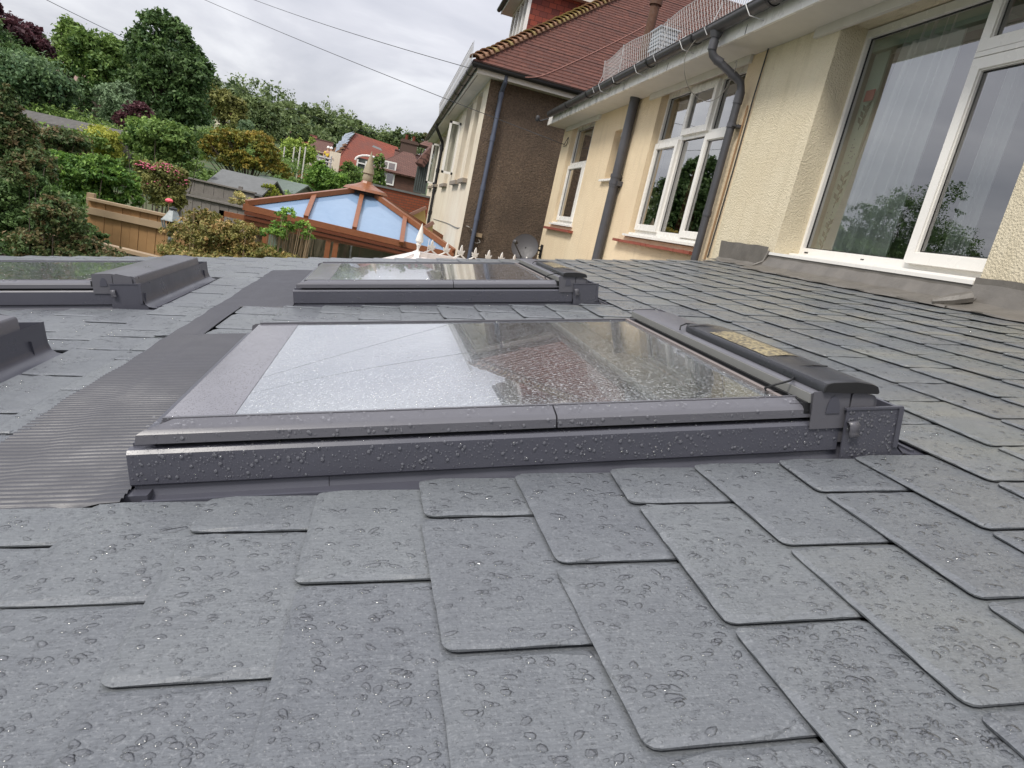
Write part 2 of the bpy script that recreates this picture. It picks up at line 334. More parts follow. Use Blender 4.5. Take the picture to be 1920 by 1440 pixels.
# ------------------------------------------------------------------ mesh helpers
class MB:
    def __init__(s): s.v = []; s.f = []; s.mi = []; s.uv = {}; s.tint = None
    def face(s, idx, mi=0, uv=None):
        if uv is not None: s.uv[len(s.f)] = uv
        s.f.append(tuple(idx)); s.mi.append(mi)
    def quad(s, pts, mi=0, uv=None):
        b = len(s.v); s.v += [tuple(map(float, p)) for p in pts]; s.face(range(b, b+len(pts)), mi, uv)
    def box(s, x0, x1, y0, y1, z0, z1, mi=0, xf=None):
        c = [(x0,y0,z0),(x1,y0,z0),(x1,y1,z0),(x0,y1,z0),(x0,y0,z1),(x1,y0,z1),(x1,y1,z1),(x0,y1,z1)]
        if xf: c = [xf(p) for p in c]
        s.hexa(c, mi)
    def hexa(s, c, mi=0):
        b = len(s.v); s.v += [tuple(map(float, p)) for p in c]
        for q in ((0,3,2,1),(4,5,6,7),(0,1,5,4),(1,2,6,5),(2,3,7,6),(3,0,4,7)): s.face([b+i for i in q], mi)
    def bar(s, a, b, w, h, mi=0, up=(0,0,1)):
        a = Vector(a); b = Vector(b); d = (b-a).normalized(); u = Vector(up)
        sd_ = d.cross(u)
        if sd_.length < 1e-4: sd_ = d.cross(Vector((1,0,0)))
        sd_.normalize(); u = sd_.cross(d).normalized()
        c = []
        for p in (a, b):
            for i, j in ((-1,-1),(1,-1),(1,1),(-1,1)): c.append(tuple(p+sd_*(w/2*i)+u*(h/2*j)))
        s.hexa(c, mi)
    def tube(s, pts, r, n=8, mi=0, cap=True, smooth=None):
        pts = [Vector(p) for p in pts]; rs = r if isinstance(r, (list, tuple)) else [r]*len(pts)
        b = len(s.v); pu = None
        for k, p in enumerate(pts):
            d = (pts[min(k+1, len(pts)-1)]-pts[max(k-1, 0)])
            d = d.normalized() if d.length > 1e-9 else Vector((0,0,1))
            if pu is None: u = d.orthogonal().normalized()
            else:
                u = pu - d*pu.dot(d); u = u.normalized() if u.length > 1e-6 else d.orthogonal().normalized()
            pu = u; w_ = d.cross(u)
            for i in range(n):
                a = 2*math.pi*i/n; s.v.append(tuple(p+(u*math.cos(a)+w_*math.sin(a))*rs[k]))
        for k in range(len(pts)-1):
            for i in range(n):
                s.face((b+k*n+i, b+k*n+(i+1)%n, b+(k+1)*n+(i+1)%n, b+(k+1)*n+i), mi)
        if cap:
            s.face([b+i for i in range(n)][::-1], mi); s.face([b+(len(pts)-1)*n+i for i in range(n)], mi)
    def lathe(s, prof, c, n=16, mi=0, axis=None):
        ax = Vector(axis).normalized() if axis is not None else Vector((0,0,1)); u = ax.orthogonal().normalized(); w_ = ax.cross(u); c = Vector(c)
        b = len(s.v)
        for r, z in prof:
            for i in range(n):
                a = 2*math.pi*i/n; s.v.append(tuple(c+ax*z+(u*math.cos(a)+w_*math.sin(a))*r))
        for k in range(len(prof)-1):
            for i in range(n): s.face((b+k*n+i, b+k*n+(i+1)%n, b+(k+1)*n+(i+1)%n, b+(k+1)*n+i), mi)
    def extrude(s, prof, d, mi=0, o=(0,0,0)):
        """closed profile of 3-D points pushed along vector d"""
        n = len(prof); b = len(s.v); d = Vector(d); o = Vector(o)
        s.v += [tuple(Vector(p)+o) for p in prof] + [tuple(Vector(p)+o+d) for p in prof]
        for i in range(n): s.face((b+i, b+(i+1)%n, b+n+(i+1)%n, b+n+i), mi)
        s.face([b+i for i in range(n)][::-1], mi); s.face([b+n+i for i in range(n)], mi)
    def sheet(s, prof, path_a, d, mi=0):
        n = len(prof); b = len(s.v); d = Vector(d)
        s.v += [tuple(p) for p in prof] + [tuple(Vector(p)+d) for p in prof]
        for i in range(n-1): s.face((b+i, b+i+1, b+n+i+1, b+n+i), mi)
    def build(s, name, mats, parent=None, smooth=False, fixn=True, **kw):
        me = bpy.data.meshes.new(name); me.from_pydata(s.v, [], s.f)
        for mm in (mats if isinstance(mats, (list, tuple)) else [mats]): me.materials.append(M[mm] if isinstance(mm, str) else mm)
        me.polygons.foreach_set('material_index', s.mi)
        if s.uv:
            ul = me.uv_layers.new(name='UVMap')
            for fi, uvs in s.uv.items():
                p = me.polygons[fi]
                for k, li in enumerate(p.loop_indices): ul.data[li].uv = uvs[k]
        if s.tint is not None:
            a = me.attributes.new('tint', 'FLOAT', 'FACE'); a.data.foreach_set('value', s.tint)
        if fixn:
            bm = bmesh.new(); bm.from_mesh(me); bmesh.ops.recalc_face_normals(bm, faces=bm.faces); bm.to_mesh(me); bm.free()
        if smooth:
            me.polygons.foreach_set('use_smooth', [True]*len(me.polygons))
            if smooth != 'all': me.set_sharp_from_angle(angle=rad(38))
        me.update()
        o = bpy.data.objects.new(name, me); COL.objects.link(o)
        if parent is not None: o.parent = parent
        return o

def tag(o, label=None, cat=None, group=None, kind=None):
    if label: o['label'] = label
    if cat: o['category'] = cat
    if group: o['group'] = group
    if kind: o['kind'] = kind
    return o
def thing(name, label, cat, loc=(0,0,0), rot=(0,0,0), group=None, kind=None):
    o = bpy.data.objects.new(name, None); COL.objects.link(o); o.location = loc; o.rotation_euler = rot; o.empty_display_size = .2
    return tag(o, label, cat, group, kind)
def copy_tree(o, parent=None):
    c = o.copy(); COL.objects.link(c); c.parent = parent
    for ch in o.children: copy_tree(ch, c)
    return c

# =================================================================== SETTING: ground and far hill
def ground_z(x, y):
    z = -2.75
    if y > 8: z += .052*(y-8)
    if x < -2: z += .115*min(26, -x-2)*min(1, max(0, (y-4)/10))
    if y > 85: z += .030*min(150, y-85)
    return z
g = MB(); xs = [-160+ i*8 for i in range(46)]; ys = [-20, -8, 0, 4, 8, 11, 14, 18, 22, 27, 33, 40, 50, 60, 72, 85, 100, 130, 170, 220, 300, 420, 700]
for y in ys:
    for x in xs: g.v.append((x*(1+max(0, y-50)/120), y, ground_z(x, y)))
nx = len(xs)
for j in range(len(ys)-1):
    for i in range(nx-1): g.face((j*nx+i, j*nx+i+1, (j+1)*nx+i+1, (j+1)*nx+i))
o = g.build('ground', 'ground', smooth='all'); tag(o, kind='structure')

# =================================================================== THE SLATE ROOF (roof frame u up-slope, v away, n out)
U0, GA, V0, SW = -.4467, .1615, .7269, .305
def slate_top(u):
    i = math.floor((u-U0)/GA); return .0125-.051*(u-(U0+i*GA))
roof = thing('slate_roof', 'wet grey slate roof of the low extension, filling the lower half of the view', 'roof', (0,0,0), (0,-TH,0))
WD = .942
HOLES = [(-.12,1.0,1.018,2.06), (-.44,-.12,.992,2.06), (-.44,1.0,2.90,3.96), (-2.38,-.925,1.0,2.10), (-2.38,-.95,2.87,3.99),
         (-.70,-.44,1.005,2.285), (-.70,-.618,2.285,2.91), (-.70,-.44,2.90,4.33), (-2.66,-2.38,1.0,2.2), (-2.66,-2.38,2.87,4.3)]
UW = 2.80; VERGE = 5.31
sm = MB(); sm.tint = []; RECS = []
def add_slate(ua, ub, va, vb, tail, detail, sides):
    """one slate covering u in [ua,ub], v in [va,vb]; tail=True if its lower edge shows a dressed edge"""
    w_ = vb-va; l_ = ub-ua; bev = .010
    nt_ = 14 if detail else 4; ns = 12 if detail else 3
    rc = min(.0145 if detail else .021, w_*.2)
    loop = []          # (s, t, inward s, inward t, bevel)
    def pt(s_, t_, is_, it_, b_): loop.append((s_, t_, is_, it_, b_))
    for k in range(ns): f = k/ns; pt(l_*(1-f) + (rc*f), 0, 0, 1, bev*.9 if sides[0] else .0015)
    if tail:
        for a in (0, 30, 60, 90): aa = rad(a); pt(rc-rc*math.sin(aa), rc-rc*math.cos(aa), math.sin(aa), math.cos(aa), bev)
        for k in range(1, nt_): f = k/nt_; pt(0, rc+(w_-2*rc)*f, 1, 0, bev)
        for a in (90, 60, 30, 0): aa = rad(a); pt(rc-rc*math.sin(aa), w_-rc+rc*math.cos(aa), math.sin(aa), -math.cos(aa), bev)
    else:
        pt(0, 0, .7, .7, .0015); pt(0, w_, .7, -.7, .0015)
    for k in range(1, ns+1): f = k/ns; pt(rc+(l_-rc)*f, w_, 0, -1, bev*.9 if sides[1] else .0015)
    n = len(loop); b = len(sm.v)
    i0 = math.floor((ua-U0)/GA+1e-6) if not tail else round((ua-U0)/GA)
    lift = random.uniform(-.0007, .0007); skew = random.uniform(-.005, .005)
    tlt = random.uniform(.0003, .0009) if (detail or ua < .7) else random.uniform(.0009, .0017)
    def top(s_, t_): return .0125-.051*((ua-(U0+i0*GA))+s_)+lift+tlt*(1-2*t_/w_)
    jit = .0026 if detail else .0
    ph = random.uniform(0, 6.28)
    for s_, t_, a_, c_, bv in loop:      # inner top ring
        q = bv*(1+ .45*math.sin(t_*70+s_*50+ph)+random.uniform(-.35, .5)*(1 if detail else 0)) if bv > .002 else bv
        q = min(q, .0125)
        ss = s_+a_*q; tt = t_+c_*q
        sm.v.append((ua+ss+skew*(tt/w_-.5)*2, va+tt, top(ss, tt)))
    for s_, t_, a_, c_, bv in loop:      # outer ring, lower
        jx = random.uniform(-jit, jit)*.35 if bv > .002 else 0
        drop_ = .0030*(1+random.uniform(-.35, .35)) if bv > .002 else .0004
        sm.v.append((ua+s_+a_*abs(jx)+skew*(t_/w_-.5)*2, va+t_+c_*abs(jx), top(s_, t_)-drop_))
    for s_, t_, a_, c_, bv in loop: sm.v.append((ua+s_+a_*.001+skew*(t_/w_-.5)*2, va+t_+c_*.001, top(s_, t_)-.0054))
    tv = random.random()
    RECS.append((ua, ua+min(l_, GA*(1 if tail else .6)), va, vb, i0, lift, tlt))
    sm.face([b+i for i in range(n)]); sm.tint.append(tv)
    for r_ in (0, 1):
        for i in range(n-1):
            sm.face((b+r_*n+i, b+r_*n+i+1, b+(r_+1)*n+i+1, b+(r_+1)*n+i)); sm.tint.append(tv*.7)
for i in range(-20, 22):
    ua0 = U0+i*GA; ub0 = ua0+.33
    for j in range(-6, 17):
        jn = .0026+random.uniform(-.0006, .0008)
        va0 = V0+(j+(.5 if i % 2 else 0))*SW; jn += .0013*max(0, min(3, va0-1)); va0 += jn; vb0 = va0+SW-2*jn
        if ua0 > UW-.02 or vb0 < -1.1: continue
        segs = [(ua0, min(ub0, UW), va0, min(vb0, VERGE + (.012 if i % 2 else 0)), True, [True, True])]
        if va0 > VERGE: continue
        for hu0, hu1, hv0, hv1 in HOLES:
            new = []
            for (a, b_, c, d, tl, sd_) in segs:
                if b_ <= hu0 or a >= hu1 or d <= hv0 or c >= hv1: new.append((a, b_, c, d, tl, sd_)); continue
                if c < hv0: new.append((a, b_, c, hv0, tl, [sd_[0], False]))
                if d > hv1: new.append((a, b_, hv1, d, tl, [False, sd_[1]]))
                cc, dd = max(c, hv0), min(d, hv1)
                if a < hu0-.03: new.append((a, hu0, cc, dd, tl, sd_))
                if b_ > hu1+.10 and a > hu1-.06: new.append((hu1, b_, cc, dd, False, sd_))
            segs = new
        for (a, b_, c, d, tl, sd_) in segs:
            if d-c > .03 and b_-a > .03: add_slate(a, b_, c, d, tl, (c < 2.2 and a > -1.6 and a < 2.2), sd_)
sl = sm.build('slates', 'slate', roof)
dk = MB(); dk.box(-3.9, 2.76, -1.3, VERGE-.03, -.12, -.030); dk.build('roof_deck', 'deck', roof)
# rendered side walls under the roof (out of sight from the photograph's place)
wb = MB()
for (u_, v0_, v1_) in ((-3.7, -1.2, 5.2),): wb.box(u_*.98-.1, u_*.98+.1, v0_, v1_, -2.6, -.85)
wb.box(-3.6, 2.74, 5.0, 5.2, -2.6, -.85)
# far wall follows the slope in three steps
for k in range(8): 
    x0_ = -3.6+k*.79; wb.box(x0_, x0_+.79, 5.005, 5.195, -.85, math.sin(TH)*x0_/math.cos(TH)-.16)
ow = wb.build('wall', 'cream2', roof); ow.rotation_euler = (0, TH, 0)
# verge strip under the last slates
vs = MB(); vs.box(-3.8, 2.75, VERGE-.028, VERGE-.004, -.10, -.002); vs.build('verge_trim', 'gutter', roof)
# lead step flashing where roof meets house wall
lf = MB()
def leadstrip(v0_, v1_, umin, hup, seedv, roll=False):
    n = 24
    for k in range(n):
        va, vb = v0_+(v1_-v0_)*k/n, v0_+(v1_-v0_)*(k+1)/n
        for side in range(1):
            pass
        rows = [(umin, .013), (umin+.004, .020), (min(umin+.10, 2.765), .024), (min(umin+.15, 2.790), .036), (2.798, hup*.8), (2.802, hup)]
        def rr(v, q): 
            return q+.004*math.sin(v*17+seedv)+.003*math.sin(v*41+seedv*2)
        for a in range(len(rows)-1):
            p = [(rr(va, rows[a][0]) if a == 0 else rows[a][0], va, rows[a][1]+.0025*math.sin(va*23+a)), (rr(vb, rows[a][0]) if a == 0 else rows[a][0], vb, rows[a][1]+.0025*math.sin(vb*23+a)),
                 (rows[a+1][0], vb, rows[a+1][1]+.0025*math.sin(vb*23+a+1)), (rows[a+1][0], va, rows[a+1][1]+.0025*math.sin(va*23+a+1))]
            lf.quad(p)
leadstrip(4.60, 5.34, 2.70, .17, .3); leadstrip(2.70, 4.62, 2.60, .115, 1.7); leadstrip(1.2, 2.76, 2.61, .15, 2.2); leadstrip(-1.1, 1.25, 2.61, .15, 3.2)
# rolled lead laps
lf.tube([(2.60+.0, 2.78, .03), (2.66, 2.735, .042), (2.74, 2.70, .06)], [.012, .028, .03], 8)
lf.tube([(2.70, 4.62, .03), (2.77, 4.60, .06), (2.80, 4.585, .14)], [.006, .010, .010], 6)
lf.build('lead_flashing', 'lead', roof, smooth=True)

# =================================================================== SKYLIGHTS
def rounded(pts, y): return [(p[0], y, p[1]) for p in pts]
def make_skylight(label, du, v, solar, apron_len, label_apron=None):
    # local frame: x up-slope 0..1.36, y away 0..WD, z out of the roof
    pos = W @ np.array([-.41+du, v, 0])
    root = thing('skylight', label, 'skylight', tuple(pos), (0,-TH,0), 'grey framed roof windows set in the slates')
    # lower flashing (channel + upstand)
    f = MB()
    for sgn, y0 in ((1, 0.0), (-1, WD)):
        prof = [(y0-sgn*.085, -.012), (y0-sgn*.04, -.010), (y0-sgn*.012, -.008), (y0+sgn*.001, -.004), (y0+sgn*.006, .006), (y0+sgn*.007, .030), (y0+sgn*.012, .060)]
        b = len(f.v)
        for (yy, zz_) in prof: f.v += [(.004, yy, zz_), (.30, yy, zz_), (.302, yy+sgn*.002, zz_), (1.36, yy+sgn*.002, zz_)]
        for k in range(len(prof)-1):
            for q in range(3): f.face((b+k*4+q, b+k*4+q+1, b+(k+1)*4+q+1, b+(k+1)*4+q))
    f.box(-.03, .03, -.02, WD+.05, -.010, .006)
    f.box(.03, .32, -.046, -.040, -.004, .007); f.box(1.15, 1.46, -.02, WD+.09, -.012, -.004)
    f.build('flashing_channel', 'frame', root, smooth=True)
    # side covers (lower, outer) with soft top edge, near and far
    for sgn, y0 in ((1, 0.0), (-1, WD)):
        c = MB()
        pr = [(0, .016), (.004, .012), (.022, .012), (.03, .066), (.022, .0725), (.006, .0715), (.001, .066)]
        c.extrude([(.0 if k not in (0,) else .0, y0+sgn*p[0], p[1]) for k, p in enumerate(pr)], (1.235, 0, 0))
        c.build('side_cover', 'frame', root, smooth=True)
    # bottom cover
    c = MB(); c.box(.004, .035, .022, WD-.022, .012, .078); c.build('bottom_cover', 'frame', root)
    # dark gap core
    c = MB(); c.box(.03, 1.22, .024, WD-.024, -.02, .092); c.build('inner_frame', 'black', root)
    # sash side covers, with clipped left corner and a seam
    for sgn, y0 in ((1, 0.006), (-1, WD-.006)):
        c = MB()
        for (xa, xb, clip) in ((.012, .686, True), (.689, 1.20, False)):
            pr = [(.0, .0805), (.001, .0955), (.006, .1010), (.012, .1030), (.034, .1100), (.036, .104), (.024, .084)]
            b = len(c.v)
            for k, (yy, zz_) in enumerate(pr):
                xs_ = xa+(.050*min(1, yy/.034)**.8 if clip else 0)
                c.v.append((xs_, y0+sgn*yy, zz_))
            for (yy, zz_) in pr: c.v.append((xb, y0+sgn*yy, zz_))
            n = len(pr)
            for k in range(n): c.face((b+k, b+(k+1) % n, b+n+(k+1) % n, b+n+k))
            c.face([b+k for k in range(n)][::-1]); c.face([b+n+k for k in range(n)])
        c.build('sash_cover', 'frame2', root, smooth=True)
        c = MB(); c.box(.045, 1.18, y0+sgn*.0355, y0+sgn*.042, .098, .1115) if sgn > 0 else c.box(.045, 1.18, y0+sgn*.042, y0+sgn*.0355, .098, .1115)
        c.build('glazing_bead', 'frame2', root)
    # glass: enamel border and clear pane
    c = MB(); c.box(.042, .150, .046, WD-.052, .095, .1070); c.build('glass_border', 'border', root)
    c = MB(); c.box(.151, 1.128, .046, WD-.052, .095, .1070); pane = c.build('glass_pane', 'skyglass', root)
    c = MB(); c.box(1.1285, 1.138, .044, WD-.05, .100, .1120); c.build('gasket', 'inner', root)
    c = MB(); c.box(1.138, 1.160, .02, WD-.02, .092, .104); c.box(1.160, 1.20, .006, WD-.006, .088, .110); c.build('hinge_recess', 'black', root)
    c = MB(); c.box(1.166, 1.171, .004, WD-.002, .1095, .127); c.build('grey_strip', 'strip', root)
    # hood over the top end
    c = MB()
    pr = [(1.168, .1275), (1.173, .1305), (1.235, .1320), (1.300, .120), (1.306, .113), (1.312, .03), (1.21, .03), (1.172, .090)]
    hx = 0 if solar else .024
    c.extrude([(p[0]+(hx if p[0] > 1.25 else 0), .002, p[1]+(.008 if hx and p[1] > .1 else 0)) for p in pr], (0, WD-.004, 0))
    # end plates with cut corner
    for yy in (-.003, WD+.0005):
        pr2 = [(1.170, .060), (1.170, .132), (1.245, .1345), (1.246, .06)]
        c.extrude([(p[0], yy, p[1]) for p in pr2], (0, .0025, 0))
        pr3 = [(1.247, .06), (1.2485, .126), (1.262, .1325), (1.290, .121), (1.2955, .112), (1.2955, .06)]
        c.extrude([(p[0]+(hx if p[0] > 1.27 else 0), yy-.0012, p[1]+(.008 if hx and p[1] > .1 else 0)) for p in pr3], (0, .0028, 0))
    c.build('top_hood', 'frame2', root, smooth=True)
    if solar or True:
        c = MB(); c.extrude([(1.212+.014*math.cos(a), -.0050, .09+.034*math.sin(a)) for a in [math.pi*k/10 for k in range(11)]], (0, .0025, 0)); c.build('recess_shade_arch', 'frame', root, smooth=True)  # darker raised arch, shade of a recess put into its colour
    # top flashing: corner sheet standing up, sweeping out to the slates
    c = MB()
    prof = [(1.352, .098), (1.3525, .060), (1.354, .036), (1.360, .018), (1.372, .007), (1.392, .002), (1.43, .000)]
    th = .0025
    for va, vb in ((-.012, WD+.085),):
        pts = [(x, z) for x, z in prof] + [(x-.003, z-.0015) for x, z in prof[::-1]]
        c.extrude([(x, va, z) for x, z in pts], (0, vb-va, 0))
    # front closing plate
    fp = [(1.236, .0), (1.236, .0985), (1.352, .0985), (1.3525, .060), (1.354, .036), (1.360, .018), (1.372, .004), (1.372, -.006)]
    c.extrude([(x, -.012, z) for x, z in fp], (0, .003, 0))
    c.extrude([(x, WD+.07, z) for x, z in fp], (0, .003, 0))
    c.box(1.344, 1.354, -.0155, -.012, .02, .098); c.box(1.234, 1.354, -.014, -.006, .0975, .101)
    c.build('top_flashing', 'frame', root, smooth=True)
    # outer channel beside the top flashing
    c = MB(); c.box(1.355, 1.62, -.02, WD+.1, -.018, -.010); c.box(1.40, 1.408, .0, WD+.06, -.01, .006); c.box(1.424, 1.430, .0, WD+.06, -.01, .004); c.build('flashing_tray', 'frame', root)
    # clip
    c = MB(); cl = [(1.236, .071), (1.241, .074), (1.247, .073), (1.2495, .066), (1.250, .054), (1.253, .049), (1.258, .049), (1.261, .053)]
    pts = [(x, z) for x, z in cl]+[(x+.0012, z+.0018) for x, z in cl[::-1]]
    cp = [(1.238, -.013, .074), (1.238, -.019, .0745), (1.239, -.022, .070), (1.240, -.0215, .058), (1.241, -.019, .052), (1.243, -.022, .047)]
    b = len(c.v)
    for p in cp: c.v += [p, (p[0]+.019, p[1]-.001, p[2]+.002)]
    for k in range(len(cp)-1): c.face((b+2*k, b+2*k+1, b+2*k+3, b+2*k+2))
    oc = c.build('clip', 'frame2', root, smooth=True); md = oc.modifiers.new('thick', 'SOLIDIFY'); md.thickness = .0016
    if solar:
        # domed black solar unit on the hood
        c = MB(); y0, y1 = -.006, .60
        tops = [(1.184, .132), (1.185, .142), (1.190, .1485), (1.200, .1505), (1.250, .1520), (1.285, .1510), (1.296, .148), (1.301, .138)]
        def sec(y, s=1.0): return [((x-1.235)*s+1.235, y, (z-.135)*s+.135 + (-.008*max(0, (x-1.24)/.06))) for x, z in tops]+[((1.299-1.235)*s+1.235, y, .126), ((1.184-1.235)*s+1.235, y, .133)]
        rings = [sec(y0, .94), sec(y0+.004, 1.0), sec(y0+.02), sec(y1-.06), sec(y1-.02, .97), sec(y1, .82)]
        b = len(c.v); n = len(rings[0])
        for r_ in rings: c.v += r_
        for k in range(len(rings)-1):
            for i in range(n): c.face((b+k*n+i, b+k*n+(i+1) % n, b+(k+1)*n+(i+1) % n, b+(k+1)*n+i))
        c.face([b+i for i in range(n)][::-1], 0); c.face([b+(len(rings)-1)*n+i for i in range(n)])
        su = c.build('solar_unit', 'blackplastic', root, smooth=True)
        c = MB()
        c.quad([(1.186,.20,.1665),(1.290,.20,.1585),(1.290,.47,.1585),(1.186,.47,.1665)]); 
        for a in range(1): pass
        pc = MB(); 
        xs2 = [1.196, 1.215, 1.238, 1.262, 1.286]; zs2 = [.1508, .1514, .1526, .1502, .1438]
        for k in range(4): pc.quad([(xs2[k], .205, zs2[k]), (xs2[k+1], .205, zs2[k+1]), (xs2[k+1], .47, zs2[k+1]), (xs2[k], .47, zs2[k])])
        pc.build('solar_cell', 'cell', su, fixn=False)
        c = MB()
        c.tube([(1.190, .19, .1450), (1.190, .50, .1450)], .0012, 5)
        for yy, xa, xb in ((.112, 1.205, 1.275), (.55, 1.172, 1.25)):
            c.tube([(xa+.01, yy+.006, .1498), ((xa+xb)/2, yy, .1525), (xb, yy+.002, .1495)], .0013, 5)
        c.build('groove', 'black', su)
        c = MB(); c.extrude([(x, -.010, z) for (x, y, z) in sec(0, .97)], (0, .004, 0)); c.build('end_cap', 'black', su, smooth=True)
        c = MB(); c.tube([(1.184, .085, .136), (1.160, .060, .137), (1.132, .062, .130), (1.120, .078, .118), (1.13, .090, .110), (1.155, .085, .108)], .0022, 6)
        c.build('cable', 'black', root, smooth='all'); c = MB(); c.tube([(1.245, .60, .144), (1.20, .615, .146), (1.178, .60, .143), (1.170, .585, .136)], .0022, 6); c.build('cable', 'black', root, smooth='all')
    if apron_len:
        c = MB(); per = .0165; y0, y1 = -.045, apron_len; ny = int((y1-y0)/per*8); xs3 = [-.305+.305*k/11 for k in range(12)]
        for a in range(ny+1):
            yy = y0+(y1-y0)*a/ny
            for k, x in enumerate(xs3):
                if yy > 1.245 and solar and v < 2: x = -.305+(x+.305)*.32
                u = x-.41+du
                edge = .004*math.sin(yy*9)+.002*math.sin(yy*31+1) if k == 0 else 0
                amp = .0085*(.75+.25*math.sin(yy*3.1+.5)**2)*(1 if k < 10 else .5)
                z = .006+max(0, slate_top(u))*.35 + amp*(1.35*abs(math.sin(math.pi*yy/per+.9*math.sin(x*5+yy*2)+1.1*math.sin(yy*11)))**.7-.7) + .0015*math.sin(yy*7+x*13)
                c.v.append((x+edge, yy, z))
        nx_ = len(xs3)
        for a in range(ny):
            for k in range(nx_-1): c.face((a*nx_+k, a*nx_+k+1, (a+1)*nx_+k+1, (a+1)*nx_+k))
        c.build('pleated_apron', 'apron', root, smooth='all')
    return root
make_skylight('large nearest grey skylight with black solar unit, wet glass reflecting sky and house', 0, 1.04, True, 1.86)
make_skylight('grey skylight with solar unit at far end of roof, between slates and roof verge', 0, 2.93, True, 1.40)
make_skylight('far left grey skylight without solar unit, glass reflecting green hedges', -1.945, 2.93, False, 1.40)
make_skylight('grey skylight cut off by left picture edge, only its top hood showing', -1.92, 1.04, False, 1.25)

# =================================================================== RAIN DROPS
def drop_mesh(name, items, mat, kindlabel):
    """items: (pos, normal, tangent, a, b, h, irregularity)"""
    nseg = 8; rings = np.array([(1.0, 0.0), (.92, .38), (.62, .80)]); n = len(items)
    P = np.array([i[0] for i in items], float); NR = np.array([i[1] for i in items], float); TG = np.array([i[2] for i in items], float)
    NR /= np.linalg.norm(NR, axis=1)[:, None]; BT = np.cross(NR, TG)
    A, B, H, IR = (np.array([i[k] for i in items], float) for k in (3, 4, 5, 6))
    k1, k2 = RNG.uniform(0, 6.28, n), RNG.uniform(0, 6.28, n); an = np.arange(nseg)*2*math.pi/nseg
    wv = 1+IR[:, None]*(.5*np.sin(2*an[None]+k1[:, None])+.5*np.sin(3*an[None]+k2[:, None]))
    parts = []
    for rr, hh in rings:
        parts.append(P[:, None]+TG[:, None]*(A[:, None]*rr*wv*np.cos(an))[..., None]+BT[:, None]*(B[:, None]*rr*wv*np.sin(an))[..., None]+NR[:, None]*(H*hh)[:, None, None])
    parts.append((P+NR*H[:, None])[:, None]); V = np.concatenate(parts, 1); nv = V.shape[1]
    q = [(k*nseg+i, k*nseg+(i+1) % nseg, (k+1)*nseg+(i+1) % nseg, (k+1)*nseg+i) for k in range(2) for i in range(nseg)]
    t3 = [(2*nseg+i, 2*nseg+(i+1) % nseg, 3*nseg) for i in range(nseg)]
    base = (np.arange(n)*nv)[:, None, None]
    Q = (np.array(q)[None]+base).reshape(-1); T3 = (np.array(t3)[None]+base).reshape(-1)
    me = bpy.data.meshes.new(name); me.vertices.add(n*nv); me.vertices.foreach_set('co', V.reshape(-1))
    me.loops.add(len(Q)+len(T3)); me.loops.foreach_set('vertex_index', np.concatenate([Q, T3]).astype(np.int32))
    nq, ntr = len(Q)//4, len(T3)//3; me.polygons.add(nq+ntr)
    me.polygons.foreach_set('loop_start', np.concatenate([np.arange(nq)*4, nq*4+np.arange(ntr)*3]).astype(np.int32)); me.polygons.foreach_set('loop_total', np.concatenate([np.full(nq, 4), np.full(ntr, 3)]).astype(np.int32))
    me.polygons.foreach_set('use_smooth', [True]*(nq+ntr)); me.materials.append(M[mat]); me.update(); me.validate()
    o = bpy.data.objects.new(name, me); COL.objects.link(o); return o
def in_hole(u, v): return any(a-.03 < u < b+.03 and c-.03 < v < d+.03 for a, b, c, d in HOLES)
items = []
near = [r for r in RECS if r[2] < 2.75 and r[3] > .15 and -1.6 < r[0] < 2.5]
for (ua, ub, va, vb, i0, lift, tlt) in near:
    wet = random.uniform(.6, 1.1); dist = max(.3, (va+vb)/2)
    for _ in range(int(wet*(ub-ua)*(vb-va)*11500/dist**1.15)):
        r = min(.0052, .00066*random.paretovariate(1.6)*(1+.25*max(0, dist-1)))
        u = random.uniform(ua+.010, ub-.001); v = random.uniform(va+.006, vb-.006)
        if abs(u-.1) > .45+v*.95 or u-ua < r*1.2+.006 or ub-u < r or min(v-va, vb-v) < r+.002: continue
        if u > 1.1 and random.random() < .45: continue
        el = random.uniform(1, 1.7 if r > .002 else 1.3); ang = random.gauss(0, .5); s_ = u-(U0+i0*GA)
        items.append(((u, v, .0125-.051*s_+lift+tlt*(1-2*(v-va)/(vb-va))-.00012), (.051, 0, 1), (math.cos(ang), math.sin(ang), -.050), r*el, r/math.sqrt(el), r*random.uniform(.25, .40), .25 if r > .002 else .1))
for _ in range(90):
    (ua, ub, va, vb, i0, lift, tlt) = random.choice([q for q in near if q[2] < 1.0])
    r = random.uniform(.0055, .0095); u = random.uniform(ua+.03, ub-.02); v = random.uniform(va+.03, vb-.03); ang = random.gauss(0, .6)
    if u > 1.2 or abs(u-.1) > .45+v: continue
    el = random.uniform(1.1, 2.2); s_ = u-(U0+i0*GA)
    items.append(((u, v, .0125-.051*s_+lift+tlt*(1-2*(v-va)/(vb-va))-.00012), (.051, 0, 1), (math.cos(ang), math.sin(ang), -.050), r*el, r/math.sqrt(el), r*.26, .42))
od = drop_mesh('rain_drops', items, 'drop', None); od.rotation_euler = (0,-TH,0)
tag(od, 'clear rain drops beaded all over the near slates', 'water', kind='stuff')
items = []
def metal_drops(n, x0, x1, zfun, nrm, vpos, ybase):
    for _ in range(n):
        x = random.uniform(x0, x1); tt = random.random(); y, z = zfun(tt)
        r = min(.0030, .00058*random.paretovariate(1.75)); s_ = 1.0
        items.append(((x-.41, y+ybase, z), nrm, (1, 0, 0), r, r*1.1, r*.42, .08))
